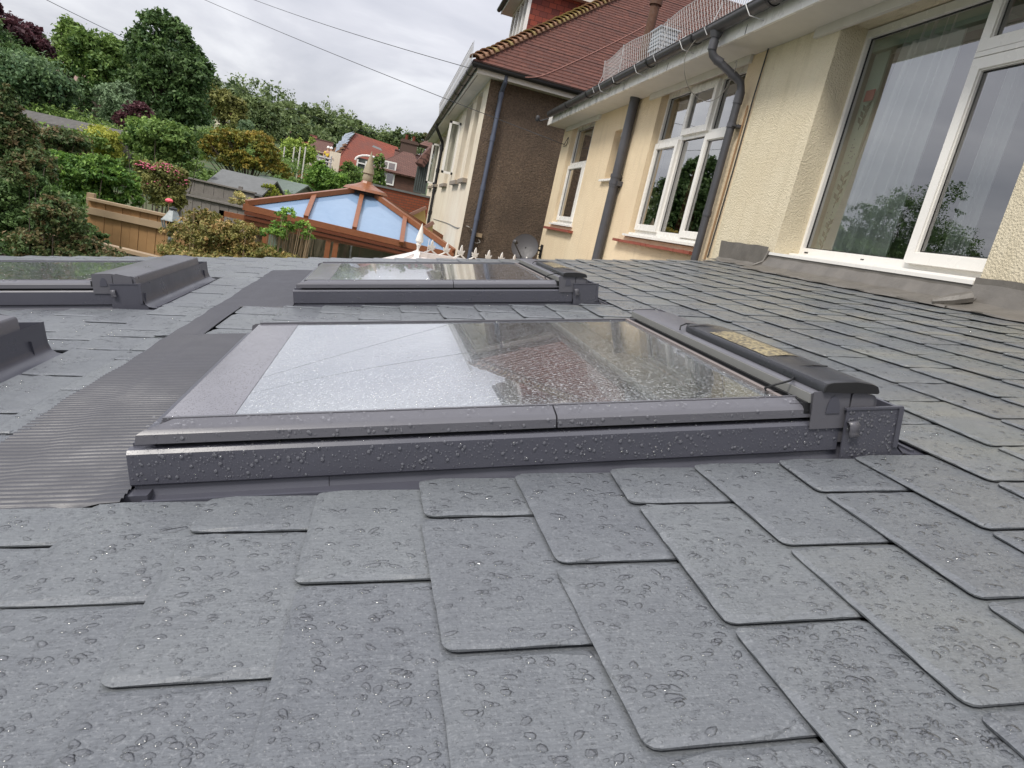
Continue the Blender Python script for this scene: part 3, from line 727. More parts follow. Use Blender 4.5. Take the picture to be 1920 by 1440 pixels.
for yb, k in ((1.04, 1.0), (2.93, .55)):
    metal_drops(int(1300*k), .004, 1.23, lambda t: (-.0006+.0025*0, .018+t*.048), (0, -1, .05), 0, yb)
    metal_drops(int(300*k), .02, 1.2, lambda t: (.0055, .083+t*.014), (0, -1, .12), 0, yb)
    metal_drops(int(420*k), 1.24, 1.345, lambda t: (-.0123, .004+t*.090), (0, -1, 0), 0, yb)
    metal_drops(int(600*k), .03, 1.2, lambda t: (.012+t*.04, .1075+t*.0058), (0, -.15, .99), 0, yb)
    metal_drops(int(700*k), .02, 1.2, lambda t: (.004+t*.018, .0722), (0, 0, 1), 0, yb)
    metal_drops(int(350*k), .02, 1.2, lambda t: (.0112, .03+t*.0), (0, -1, 0), 0, yb)
od = drop_mesh('rain_drops', items, 'drop2', None); od.rotation_euler = (0,-TH,0)
tag(od, 'small pale rain drops clinging to the grey skylight frames', 'water', kind='stuff')

# =================================================================== OUR HOUSE (wall plane X = 2.75)
XW = 2.75
house = thing('house', 'cream roughcast house with large windows rising from the right edge of the slate roof', 'house', (XW, 6, -2.75))
house_inv = Vector((-XW, -6, 2.75))
def hbuild(mb, name, mats, parent=None, **kw):
    o = mb.build(name, mats, parent or house, **kw)
    if parent is None or parent is house: o.location = house_inv
    return o
YF = 12.12; ZT = 2.29
def wall_with_openings(mb, X, y0, y1, z0, z1, ops, depth, mi=0, sub=None, edge_wobble=.0):
    """wall facing -X with openings (ya,yb,za,zb) and reveals"""
    ys_ = sorted({y0, y1, *[o[0] for o in ops], *[o[1] for o in ops]}); zs_ = sorted({z0, z1, *[o[2] for o in ops], *[o[3] for o in ops]})
    for a in range(len(ys_)-1):
        for b in range(len(zs_)-1):
            cy, cz = (ys_[a]+ys_[a+1])/2, (zs_[b]+zs_[b+1])/2
            if any(o[0] < cy < o[1] and o[2] < cz < o[3] for o in ops): continue
            mb.quad([(X, ys_[a], zs_[b]), (X, ys_[a], zs_[b+1]), (X, ys_[a+1], zs_[b+1]), (X, ys_[a+1], zs_[b])], mi)
    for (a, b, c, d) in ops:
        mb.quad([(X, a, c), (X+depth, a, c), (X+depth, a, d), (X, a, d)], mi); mb.quad([(X, b, c), (X, b, d), (X+depth, b, d), (X+depth, b, c)], mi)
        mb.quad([(X, a, d), (X+depth, a, d), (X+depth, b, d), (X, b, d)], mi); mb.quad([(X, a, c), (X, b, c), (X+depth, b, c), (X+depth, a, c)], mi)
OP3 = (2.765, 4.57, .66, 2.285); OP2 = (5.80, 7.72, .62, 2.285); OPS = (8.62, 9.16, 1.33, 1.98); OP1 = (10.253, 11.56, .62, 2.285)
w1 = MB(); wall_with_openings(w1, XW, -1.5, 5.50, -3.2, ZT, [OP3], .26); 
w1.quad([(XW, -1.5, -3.2), (7, -1.5, -3.2), (7, -1.5, ZT), (XW, -1.5, ZT)])
hbuild(w1, 'wall', 'cream')
# corner beads that soften the pier edges
w2 = MB(); wall_with_openings(w2, XW, 5.50, YF, -3.2, ZT, [OP2, OPS, OP1], .20)
w2.quad([(XW, YF, -3.2), (7, YF, -3.2), (7, YF, ZT), (XW, YF, ZT)])
hbuild(w2, 'wall', 'cream2')
def room_box(x0, x1, ya, yb, za, zb):
    r = MB(); r.quad([(x1,ya,za),(x1,yb,za),(x1,yb,zb),(x1,ya,zb)])
    for z in (za, zb): r.quad([(x0,ya,z),(x1,ya,z),(x1,yb,z),(x0,yb,z)])
    for y in (ya, yb): r.quad([(x0,y,za),(x1,y,za),(x1,y,zb),(x0,y,zb)])
    return r
def win_frame(parent, X, ya, yb, za, zb, ymull, ztr=None, fw=.055, mw=.05, th=.06):
    """fixed frame in a plane facing -X; returns mesh object of frame"""
    f = MB(); e = .001
    f.box(X, X+th, ya, yb, za, za+fw); f.box(X, X+th, ya, yb, zb-fw, zb)
    f.box(X, X+th, ya, ya+fw, za+fw, zb-fw); f.box(X, X+th, yb-fw, yb, za+fw, zb-fw)
    for ym in ymull: f.box(X+.002, X+th, ym-mw/2, ym+mw/2, za+fw, zb-fw)
    if ztr is not None: 
        f.box(X+.004, X+th, ya+fw, yb-fw, ztr-mw/2, ztr+mw/2)
    return f
def sash(X, ya, yb, za, zb, w_=.062, th=.045):
    f = MB()
    def fr(x0, x1, a, b, c, d, ww):
        f.box(x0, x1, a, b, c, c+ww); f.box(x0, x1, a, b, d-ww, d); f.box(x0, x1, a, a+ww, c+ww, d-ww); f.box(x0, x1, b-ww, b, c+ww, d-ww)
    fr(X, X+th, ya, yb, za, zb, w_); fr(X+.012, X+th-.004, ya+w_, yb-w_, za+w_, zb-w_, .008)
    return f
def pane(X, ya, yb, za, zb):
    f = MB(); f.quad([(X, ya, za), (X, ya, zb), (X, yb, zb), (X, yb, za)]); return f
def gasket(X, ya, yb, za, zb, w_=.008):
    f = MB(); f.box(X, X+.01, ya, yb, za, za+w_); f.box(X, X+.01, ya, yb, zb-w_, zb); f.box(X, X+.01, ya, ya+w_, za+w_, zb-w_); f.box(X, X+.01, yb-w_, yb, za+w_, zb-w_); return f
def window(label, X, ya, yb, za, zb, mull, ztr, sashes, panes, panemat='pane', sillbox=True, sill=None):
    f = win_frame(None, X, ya, yb, za, zb, mull, ztr); f.box(X-.075, X+.03, ya-.015, yb+.0, za-.028, za-.001)
    fo = hbuild(f, 'window', 'white'); 
    if label: fo['label'] = label
    for s_ in sashes: sash(*s_).build('sash', 'white', fo)
    for p_ in panes:
        pane(*p_).build('pane', panemat, fo, fixn=False); gasket(p_[0]-.004, *p_[1:]).build('gasket', 'black', fo)
    return fo
# --- big window: X 2.95
Xf = 2.955; YM = 3.47
bw = window('very large white window with a fixed pane and net curtain', Xf, OP3[0]-.02, 4.595, .70, 2.275, [YM], None,
       [(Xf-.045, 2.80, YM+.005, .735, 1.87), (Xf-.045, 2.80, YM+.005, 1.905, 2.265)],
       [(Xf+.03, YM+.03, 4.54, .755, 2.22), (Xf-.012, 2.87, YM-.057, .805, 1.80), (Xf-.012, 2.87, YM-.057, 1.97, 2.20)])
mb = MB(); mb.box(XW-.03, Xf-.002, OP3[0], 4.60, .652, .672); mb.build('sill', 'white', bw); mb = MB(); mb.box(Xf-.05, Xf+.03, OP3[0], YM, 1.873, 1.90)
mb.build('transom', 'white', bw)
for yy in (4.45, 3.95): 
    mb = MB(); mb.box(XW+.165, XW+.172, yy, yy+.03, .677, .684); 
mb = MB(); mb.box(Xf-.0025, Xf+.002, 3.86, 3.89, .722, .728); mb.build('drain_slot', 'black', bw); mb = MB(); mb.box(Xf-.004, Xf+.002, 4.46, 4.50, .718, .727); mb.build('drain_slot', 'black', bw)
# room behind
rm = room_box(Xf+.05, 5.6, 2.2, 5.2, .2, 2.5); ro = hbuild(rm, 'room', 'room')
cu = MB()
def curtain(mb, X, ya, yb, za, zb, amp, per, lean=0, pinch=0):
    n = 90
    for k in range(n+1):
        y = ya+(yb-ya)*k/n; a = amp*(math.sin(2*math.pi*(y-ya)/per)+.4*math.sin(2*math.pi*(y-ya)/per*1.7+1))
        mb.v.append((X+a*1.2, y+lean*.0, za)); ym = (ya+yb)/2
        mb.v.append((X+a, ym+(y-ym)*(1-pinch)+lean, zb))
    b = len(mb.v)-2*(n+1)
    for k in range(n): mb.face((b+2*k, b+2*k+2, b+2*k+3, b+2*k+1))
curtain(cu, Xf+.085, 3.80, 4.39, .70, 2.22, .030, .105, -.10, .25)
cu.build('net_curtain', 'net', bw, smooth='all', fixn=False); cu = MB(); curtain(cu, Xf+.10, 2.50, 2.99, .70, 2.22, .02, .08)
cu.build('net_curtain', 'net', bw, smooth='all', fixn=False)
cu = MB(); curtain(cu, Xf+.28, 3.40, 3.56, .70, 2.22, .02, .05); cu.build('curtain', 'net', bw, smooth='all', fixn=False)
bl = MB(); bl.box(Xf+.10, Xf+.115, 4.40, 4.545, .71, 2.25); bl.box(Xf+.06, Xf+.16, YM, 4.55, 2.14, 2.24); bl.build('blind', 'curtaingreen', bw)
lp = MB(); lb = MB()
def sprig(y, z, h, s):
    lp.tube([(Xf+.096, y, z), (Xf+.096, y-.02*s, z+h*.5), (Xf+.096, y-.015*s, z+h)], .0022, 4)
    for k in range(7):
        f = k/7; sg = 1 if k % 2 else -1
        a = Vector((Xf+.095, y-.02*s*f*1.2, z+h*(.1+.85*f))); d = Vector((0, sg*.040, .055))
        w_ = Vector((0, .014, -.010*sg))
        lp.quad([a, a+d*.5+w_, a+d, a+d*.5-w_])
for z_ in (.73, 1.07, 1.62): sprig(4.475, z_, .26 if z_ < 1.5 else .17, 1)
for k in range(26):
    zc = random.choice([1.0, 1.46]); y = 4.47+random.gauss(0, .02); z = zc+random.gauss(0, .045)
    lb.box(Xf+.0945, Xf+.0955, y-.004, y+.004, z-.004, z+.005)
lp.build('leaf_print', 'leafprint', bw, fixn=False); lb.build('berry_print', 'leafprintblue', bw)
rp = MB(); rp.box(Xf+.085, Xf+.087, 4.405, 4.50, 1.81, 1.885); rp.build('red_card', 'red', bw)
# --- middle window
X2 = 2.835; ya, yb = 5.78, 7.74; ma, mb_ = 6.42, 7.05; zt = 1.73
wn = window('three-light white window with red clay sill', X2, ya-.0, OP2[1]+.02, .68, 2.275, [ma, mb_], zt,
       [(X2-.03, mb_+.0, OP2[1]-.03, .72, zt-.02), (X2-.03, ma+.015, mb_-.015, zt+.015, 2.235), (X2-.03, ya+.04, ma-.0, .70, zt-.02)],
       [(X2+.0, mb_+.062, OP2[1]-.092, .782, zt-.082), (X2+.03, ma+.025, mb_-.025, .735, zt-.025), (X2, ya+.102, ma-.062, .762, zt-.082),
        (X2+.03, mb_+.025, OP2[1]-.035, zt+.025, 2.22), (X2+.0, ma+.077, mb_-.077, zt+.077, 2.173), (X2+.03, ya+.055, ma-.025, zt+.025, 2.22)])
s_ = MB()
for k in range(18):
    y = 5.80+k*.122; s_.box(XW-.075+random.uniform(-.004, .004), XW+.10, y+.0015, y+.1205, .545, .575+random.uniform(-.002, .002))
s_.build('sill', 'sill', wn); s_ = MB(); s_.box(XW+.02, X2, 5.81, 7.71, .576, .625); s_.build('sub_sill', 'cream2', wn)
s2 = MB(); s2.box(XW-.045, X2-.002, 5.82, 7.78, .627, .652); s2.build('sill_board', 'white', wn)
rm = room_box(X2+.07, 5.2, 5.55, 8.1, .2, 2.5); hbuild(rm, 'room', 'roomdark')
cl = MB(); curtain(cl, X2+.25, 6.80, 7.10, .72, 1.45, .03, .10, 0, .5); cl.build('red_garment', 'cloth', wn, smooth='all', fixn=False)
cl = MB(); curtain(cl, X2+.22, 7.35, 7.78, .70, 2.22, .02, .07); cl.build('curtain', simple('beige_curtain', (.22,.19,.15), .8), wn, smooth='all', fixn=False); cl = MB(); curtain(cl, X2+.22, 5.95, 6.15, .70, 2.22, .02, .07); cl.build('curtain', simple('beige_curtain', (.22,.19,.15), .8), wn, smooth='all', fixn=False)
fl = MB(); fl.lathe([(.02, 0), (.035, .05), (.02, .10), (.045, .16)], (X2+.16, 7.25, .70), 10); fl.build('vase', simple('yellow_green_vase', (.35,.32,.08), .4), wn, smooth=True)
# --- far window and slit window
X1 = 2.835
wf = window('narrow two-light white window at the far end', X1, 10.15, OP1[1]+.02, .68, 2.275, [10.56], 1.66,
       [(X1-.03, 10.585, OP1[1]-.02, .72, 1.64)],
       [(X1, 10.65, OP1[1]-.085, .782, 1.575), (X1+.03, 10.21, 10.53, .74, 1.63), (X1+.03, 10.59, OP1[1]-.04, 1.69, 2.22), (X1+.03, 10.21, 10.53, 1.69, 2.22)])
s_ = MB(); s_.box(XW-.075, XW+.12, 10.10, 11.80, .535, .575); s_.build('sill', 'sill', wf); s_ = MB(); s_.box(XW+.02, X1, 10.2, 11.55, .576, .625); s_.build('sub_sill', 'cream2', wf)
s2 = MB(); s2.box(XW-.045, X1-.002, 10.2, 11.6, .627, .652); s2.build('sill_board', 'white', wf)
rm = room_box(X1+.07, 5.2, 9.7, 11.9, .2, 2.5); hbuild(rm, 'room', 'roomdark')
ws = window('small white slit window behind the soil pipe', X1, OPS[0], OPS[1]+.12, OPS[2], OPS[3], [], None, [], [(X1+.03, OPS[0]+.05, OPS[1]+.07, OPS[2]+.05, OPS[3]-.05)])
s2 = MB(); s2.box(XW-.05, X1-.002, OPS[0]-.04, OPS[1]+.08, OPS[2]-.03, OPS[2]-.004); s2.build('sill_board', 'white', ws)
rm = room_box(X1+.07, 4.2, 8.4, 9.5, 1.1, 2.2); hbuild(rm, 'room', 'roomdark')
# --- lintel boards, soffit, fascia, gutter, roof
sf = MB(); sf.box(2.452, XW+.5, -1.6, 12.20, 2.292, 2.312)
for a, b in ((5.75, 8.05), (10.0, 11.95), (2.4, 4.85)): sf.box(2.722, XW-.001, a, b, 2.225, 2.2915)
hbuild(sf, 'soffit', 'offwhite')
fa = MB(); fa.box(2.43, 2.452, -1.6, 12.20, 2.285, 2.435)
hbuild(fa, 'fascia', 'white')
fj = MB()
for yy in (4.0, 5.35, 6.9, 8.2, 9.3, 10.6): fj.box(2.4275, 2.430, yy, yy+.006, 2.285, 2.36); 
hbuild(fj, 'fascia_joint', 'black')
gt = MB(); r_ = .056; gz = 2.425; gx = 2.365
prof = [(gx+r_*math.cos(a), gz+r_*math.sin(a)) for a in [math.pi*k/12+math.pi for k in range(13)]]
prof = [(gx-r_, gz+.012)]+prof+[(gx+r_, gz+.012)]
ins = [(gx+(x-gx)*.93, gz+(z-gz)*.93+.001) for x, z in prof[::-1]]
gt.extrude([(x, -1.6, z) for x, z in prof+ins], (0, 13.45, 0))
gt.tube([(gx-r_, -1.6, gz+.013), (gx-r_, 11.85, gz+.013)], .006, 6)
gt.quad([(x, 11.85, z) for x, z in prof])
hbuild(gt, 'gutter', 'gutter', smooth=True)
gb = MB()
for yy in [4.9, 6.15, 7.25, 8.35, 9.5, 10.6, 3.7, 2.5]:
    pr2 = [(gx+(r_+.007)*math.cos(a), gz+(r_+.007)*math.sin(a)) for a in [math.pi*k/12+math.pi for k in range(13)]]
    pi2 = [(gx+(r_)*math.cos(a), gz+(r_)*math.sin(a)) for a in [math.pi*k/12+math.pi for k in range(13)]][::-1]
    gb.extrude([(x, yy, z) for x, z in pr2+pi2], (0, .035, 0))
hbuild(gb, 'gutter_bracket', 'black', smooth=True)
rfm = MB()
for k in range(26):
    x0 = 2.40+k*.14; z0 = 2.47+(x0-2.40)*.50; rfm.quad([(x0, -1.6, z0), (x0+.17, -1.6, z0+.085-.012), (x0+.17, 12.2, z0+.085-.012), (x0, 12.2, z0)], 0, [(-1.6, k*.1), (-1.6, k*.1+.1), (12.2, k*.1+.1), (12.2, k*.1)])
    rfm.quad([(x0, -1.6, z0), (x0, 12.2, z0), (x0, 12.2, z0-.014), (x0, -1.6, z0-.014)], 0, [(-1.6, 0), (12.2, 0), (12.2, .01), (-1.6, .01)])
rfm.quad([(2.45, 12.2, 2.31), (6.1, 12.2, 4.28), (7, 12.2, 2.31)], 0, [(0,0),(1,1),(1,0)])
hbuild(rfm, 'roof', 'ntile')
# --- downpipes
dp = MB()
A_ = Vector(atX(1345, 75, gx)); ypb = 5.76
pts = [(gx, ypb, 2.38), (gx, ypb, 2.24), (gx+.02, ypb-.0, 2.20), (gx+.05, ypb-.01, 2.175), (2.61, 5.68, 2.06), (2.655, 5.665, 2.03), (2.675, 5.66, 1.97), (2.675, 5.655, .0)]
dp.tube([pts[0], (gx, ypb, 2.33)], [.055, .040], 14); dp.tube(pts, .034, 14)
for (a, b, rr) in (((gx, ypb, 2.31), (gx, ypb, 2.235), .039), ((gx+.055, ypb-.01, 2.17), (gx+.105, ypb-.03, 2.15), .039), ((2.56, 5.70, 2.085), (2.60, 5.685, 2.065), .039), ((2.675, 5.66, 1.96), (2.675, 5.66, 1.86), .0395), ((2.675, 5.657, 1.70), (2.675, 5.657, 1.66), .040), ((2.675, 5.655, .95), (2.675, 5.655, .90), .038)):
    dp.tube([a, b], rr, 14)
dp.box(2.70, 2.75, 5.585, 5.60, 1.665, 1.69); dp.box(2.66, 2.75, 5.60, 5.71, 1.67, 1.685)
o = hbuild(dp, 'downpipe', 'pipe', smooth=True); o['label'] = 'grey rainwater downpipe with an offset bend under the gutter'
dp = MB(); yp = 8.43; dp.tube([(2.675, yp, 2.30), (2.675, yp, .0)], .060, 18)
dp.tube([(2.675, yp, 2.30), (2.675, yp, 2.26)], .064, 18)
for z_ in (1.335, 1.25): dp.tube([(2.675, yp, z_+.02), (2.675, yp, z_-.02)], .074, 18)
dp.tube([(2.675, yp, 1.35), (2.675, yp, 1.20)], .067, 18); dp.box(2.68, 2.752, yp-.10, yp-.05, 1.22, 1.28)
o = hbuild(dp, 'soil_pipe', 'pipe', smooth=True); o['label'] = 'thick dark grey soil pipe with a jointed collar'
dp = MB(); P0 = Vector(atX(1216, 64, 2.95)); dp.tube([(P0.x, P0.y, P0.z-.55), (P0.x, P0.y, 4.0)], .062, 16); dp.tube([(P0.x, P0.y, P0.z+.36), (P0.x, P0.y, P0.z+.56)], .085, 16)
o = hbuild(dp, 'vent_stack', 'rust', smooth=True)
# small cables on the wall
cb = MB(); cb.tube([(2.735, 5.50, 2.29), (2.735, 5.52, 1.9), (2.74, 5.53, 1.3), (2.735, 5.54, .55)], .006, 6); o = hbuild(cb, 'cable', 'cable')
cb = MB(); cb.tube([(2.735, 5.58, 1.85), (2.738, 5.585, 1.3), (2.735, 5.59, .5)], .007, 6); o = hbuild(cb, 'cable', 'brass')

# --- wire mesh guard above the gutter
wm = MB(); ya, yb = 4.0, 9.18; z0, hh = 2.445, .34
def wp(y, h): return (2.40-.02*math.sin(y*4)-.03*h/.34, y, z0+h+.012*math.sin(y*3.3)*h/.34)
cell = .052; nyc = int((yb-ya)/cell)
for k in range(nyc+1):
    y = ya+k*cell
    for sg in (-1, 1):
        pts = []
        for q in range(8):
            yy = y+sg*(q-3.5)*cell*.5
            if ya <= yy <= yb: pts.append(wp(yy, hh*q/7))
        if len(pts) > 1: wm.tube(pts, .0021, 3, cap=False)
for h in (0, hh): wm.tube([wp(ya+(yb-ya)*k/60, h) for k in range(61)], .003, 4)
for y in (9.16, 8.35, 7.05, 5.9, 4.7): wm.tube([(2.32, y-.06, 2.36), (2.29, y-.03, 2.42), (2.36, y, 2.46), wp(y, hh*.5), wp(y, hh*1.06)], .0045, 5)
for y in (8.9, 7.6, 6.4, 5.2, 4.4):
    wm.tube([(2.43, y-.1, 2.33), (2.33, y-.05, 2.35), (2.300, y, 2.43), (2.36, y+.02, 2.49)], .0045, 5)
o = wm.build('wire_guard', 'wire'); tag(o, 'galvanised wire mesh guard standing along the gutter of the cream house', 'wire mesh')
# small louvred grey box behind mesh
bx = MB(); c0 = Vector(atX(1245, 72, 2.78)); 
for k in range(5): bx.box(c0.x-.11, c0.x+.11, c0.y-.15, c0.y+.15, c0.z-.16+k*.045, c0.z-.16+k*.045+.028)
bx.box(c0.x-.09, c0.x+.09, c0.y-.13, c0.y+.13, c0.z-.35, c0.z+.06); bx.box(c0.x-.13, c0.x+.13, c0.y-.17, c0.y+.17, c0.z+.065, c0.z+.08)
o = bx.build('vent_box', simple('blue_grey_zinc', (.30,.34,.38), .5, .3, 12)); tag(o, 'small blue grey louvred box on the roof behind the wire mesh', 'vent')
# loose aerial cable
lc = MB(); P = [atX(1329, 52, 2.36), atX(1300, 80, 2.33), atX(1284, 110, 2.33), atX(1285, 145, 2.4), atX(1297, 173, 2.6), atX(1325, 190, 2.7), atX(1352, 178, 2.66), atX(1375, 140, 2.58), atX(1382, 115, 2.55), atX(1378, 118, 2.6)]
def smooth_path(P, n=6):
    P = [Vector(p) for p in P]; out_ = []
    for i in range(len(P)-1):
        p0, p1, p2, p3 = P[max(i-1, 0)], P[i], P[i+1], P[min(i+2, len(P)-1)]
        for k in range(n):
            t = k/n; out_.append(.5*((2*p1)+(-p0+p2)*t+(2*p0-5*p1+4*p2-p3)*t*t+(-p0+3*p1-3*p2+p3)*t**3))
    out_.append(P[-1]); return out_
lc.tube(smooth_path(P), .0038, 6); o = lc.build('loose_cable', 'cablegrey', smooth='all'); tag(o, 'thin pale cable looping down from gutter over the three-light window', 'cable')
# --- satellite dish on the far corner
ds = thing('satellite_dish', 'dark grey satellite dish on the far corner of the cream house', 'satellite dish', (2.55, 11.75, .0))
dc = Vector(at(984, 463, 11.75))-Vector((2.55, 11.75, 0)); axd = Vector((-.35, -.9, .32)).normalized()
d = MB(); R_ = .235; d.lathe([(0.001, -.045)]+[(R_*k/8, -.045*(1-(k/8)**2)) for k in range(1, 9)]+[(R_*1.03, .004), (R_*k_/8*1.0, -.010) if False else (R_, -.008)]+[(R_*k/8, -.045*(1-(k/8)**2)-.006) for k in range(7, 0, -1)], dc, 32, axis=axd); d.build('reflector', 'dish', ds, smooth=True)
d = MB(); tip = dc+axd*.26+Vector((-.17, 0, -.02)); d.tube([dc+Vector((0, 0, -.22)), tip], .012, 6); d.lathe([(.012, 0), (.035, .01), (.035, .05), (.025, .10)], tip, 12, axis=(dc-tip)); d.build('receiver_arm', 'dish', ds, smooth=True)
d = MB(); d.tube([dc-axd*.05, Vector((.10, .08, dc.z)), Vector((.20, .12, dc.z-.02))], .018, 8); d.box(.185, .199, .05, .20, dc.z-.14, dc.z+.10); d.bar((.05, .05, dc.z+.05), (.19, .12, dc.z+.07), .012, .012); d.bar((.05, .05, dc.z-.06), (.19, .12, dc.z-.09), .012, .012); d.build('bracket', 'black', ds)
d = MB(); d.box(-.06, .0, -.0, .03, dc.z-.06, dc.z+.0, xf=lambda p: tuple(Vector(p)+Vector((-.12, .0, 0)))) ; 

# =================================================================== NEIGHBOUR HOUSE
NY, NX = 13.6, 1.45; ne = 3.10
nb = thing('neighbour_house', 'neighbouring house with brown pebbledash end wall, cream rear wall and tiled hipped roof', 'house', (NX, NY, -2.75))
ninv = Vector((-NX, -NY, 2.75))
def nbuild(mb, name, mats, parent=None, **kw):
    o = mb.build(name, mats, parent or nb, **kw)
    if parent is None: o.location = ninv
    return o
NOP = [(14.45, 15.35, 1.2, 2.98), (16.1, 17.35, 1.2, 2.98), (19.4, 20.9, 1.2, 2.98), (23.2, 25.0, 1.25, 2.98), (26.2, 27.6, 1.25, 2.98)]
n_ = MB(); wall_with_openings(n_, NX, NY, 29, -3.3, 3.05, NOP, .20); nbuild(n_, 'wall', 'ncream')
n_ = MB(); n_.quad([(NX, NY-.003, -3.3), (9.5, NY-.003, -3.3), (9.5, NY-.003, 3.05), (NX, NY-.003, 3.05)])
o = nbuild(n_, 'wall', 'brown'); o['label'] = 'brown pebbledash end wall'
for k, (a, b, c, d_) in enumerate(NOP):
    f = win_frame(None, NX+.14, a, b, c, d_, [(a+b)/2], 2.35); fo = nbuild(f, 'window', 'white')
    pane(NX+.17, a+.05, b-.05, c+.05, d_-.05).build('pane', 'pane2', fo, fixn=False)
    bk = MB(); bk.box(NX+.22, NX+1.5, a, b, c, d_); bk.build('interior', 'roomdark', fo)
    s_ = MB(); s_.box(NX-.10, NX+.14, a-.12, b+.12, c-.09, c-.003); s_.build('sill', simple('stone_sill', (.25,.21,.17), .8), fo)
    if k in (1, 3):   # casement standing open
        y = b+.9 if k == 1 else b+.3
        cs = MB(); h0, h1 = (1.40, 2.72) if k == 1 else (1.3, 2.7)
        for (x0, x1, z0_, z1_) in ((NX-.30, NX-.24, h0, h1), (NX-.05, NX, h0, h1), (NX-.30, NX, h0, h0+.06), (NX-.30, NX, h1-.06, h1)): cs.box(x0, x1, y, y+.05, z0_, z1_)
        co2 = cs.build('open_sash', 'white', fo); pn = MB(); pn.quad([(NX-.25, y+.02, h0), (NX-.05, y+.02, h0), (NX-.05, y+.02, h1), (NX-.25, y+.02, h1)]); pn.build('sash_pane', 'pane2', fo, fixn=False)
# soffit and fascias
n_ = MB(); n_.box(1.16, NX+.3, 13.3, 29.3, 3.052, 3.075); n_.box(NX+.3, 9.7, 13.3, 13.9, 3.052, 3.075); nbuild(n_, 'soffit', 'offwhite')
n_ = MB(); n_.box(1.135, 1.16, 13.28, 29.3, 3.03, 3.14); n_.box(1.16, 9.8, 13.277, 13.30, 3.03, 3.12); nbuild(n_, 'fascia', 'offwhite')
n_ = MB(); n_.box(1.03, 9.7, 13.215, 13.27, 3.125, 3.198); nbuild(n_, 'dark_gap_bar', 'black')  # added black bar, darkens the pale gap between gutter and tiles
n_ = MB()
n_.box(1.175, 1.19, 13.6, 20.0, 3.0505, 3.0519)
nbuild(n_, 'soffit_vent', 'black')
def half_gutter(mb, p0, p1, r, side):
    d = Vector(p1)-Vector(p0); s_ = Vector(side); pr = [tuple(Vector(p0)+s_*(r*math.cos(a))+Vector((0, 0, r*math.sin(a)))) for a in [math.pi+math.pi*k/10 for k in range(11)]]
    pi_ = [tuple(Vector(p0)+s_*(r*.9*math.cos(a))+Vector((0, 0, r*.9*math.sin(a)))) for a in [math.pi+math.pi*k/10 for k in range(11)]][::-1]
    mb.extrude(pr+pi_, tuple(d))
n_ = MB(); half_gutter(n_, (1.07, 13.2, 3.16), (1.07, 29.6, 3.16), .07, (1,0,0)); nbuild(n_, 'gutter', 'rust' if False else simple('brown_black_gutter', (.05,.04,.037), .4, .4, 14, .2), smooth=True)
n_ = MB(); half_gutter(n_, (1.02, 13.21, 3.17), (9.7, 13.21, 3.17), .065, (0,-1,0)); nbuild(n_, 'gutter', 'black', smooth=True)
n_ = MB()
for k in range(11):
    yy = 14+k*1.25
    pr2 = [(1.07+.078*math.cos(a), 3.16+.078*math.sin(a)) for a in [math.pi*k2/10+math.pi for k2 in range(11)]]; pi2 = [(1.07+.07*math.cos(a), 3.16+.07*math.sin(a)) for a in [math.pi*k2/10+math.pi for k2 in range(11)]][::-1]
    n_.extrude([(x, yy, z) for x, z in pr2+pi2], (0, .07, 0))
nbuild(n_, 'gutter_bracket', 'black', smooth=True)
# pipes
n_ = MB(); px_ = Vector(at(939, 175, NY-.07)); pb = Vector(at(880, 486, NY-.07)); xpp = (px_.x+pb.x)/2
n_.tube([(xpp, NY-.30, 3.12), (xpp, NY-.30, 3.02), (xpp, NY-.08, 2.86), (xpp, NY-.08, -2.8)], .045, 12)
for z_ in (2.80, 2.0, 1.05, .45): n_.tube([(xpp, NY-.08, z_+.05), (xpp, NY-.08, z_-.05)], .052, 12)
o = nbuild(n_, 'downpipe', 'bluepipe', smooth=True); o['label'] = 'blue grey downpipe on the brown wall'
n_ = MB(); yq = float(atX(820, 330, 1.38)[1]); n_.tube([(1.07, yq, 3.1), (1.07, yq, 3.0), (1.36, yq+.3, 2.62), (1.38, yq+.3, 2.5), (1.38, yq+.3, -2.5)], .05, 10)
for z_ in (2.4, 1.7, 1.0, .3): n_.tube([(1.38, yq+.3, z_+.06), (1.38, yq+.3, z_-.06)], .062, 10)
o = nbuild(n_, 'downpipe', 'black', smooth=True); o['label'] = 'black downpipe on the cream wall'
# junction box and hose on flank
n_ = MB(); q = Vector(at(899, 441, NY-.03)); n_.box(q.x-.07, q.x+.05, NY-.06, NY, q.z-.04, q.z+.04); nbuild(n_, 'junction_box', 'fencerail')
n_ = MB(); n_.tube(smooth_path([atX(812, 410, NX-.01), atX(838, 418, NX-.01), atX(858, 427, NX-.01), at(875, 424, NY-.02), at(884, 430, NY-.03), at(887, 437, NY-.05)]), .010, 6); n_.tube(smooth_path([at(897, 449, NY-.03), at(900, 454, NY-.06), at(893, 456, NY-.06), at(887, 452, NY-.05)]), .007, 6); nbuild(n_, 'cable', 'cablegrey')
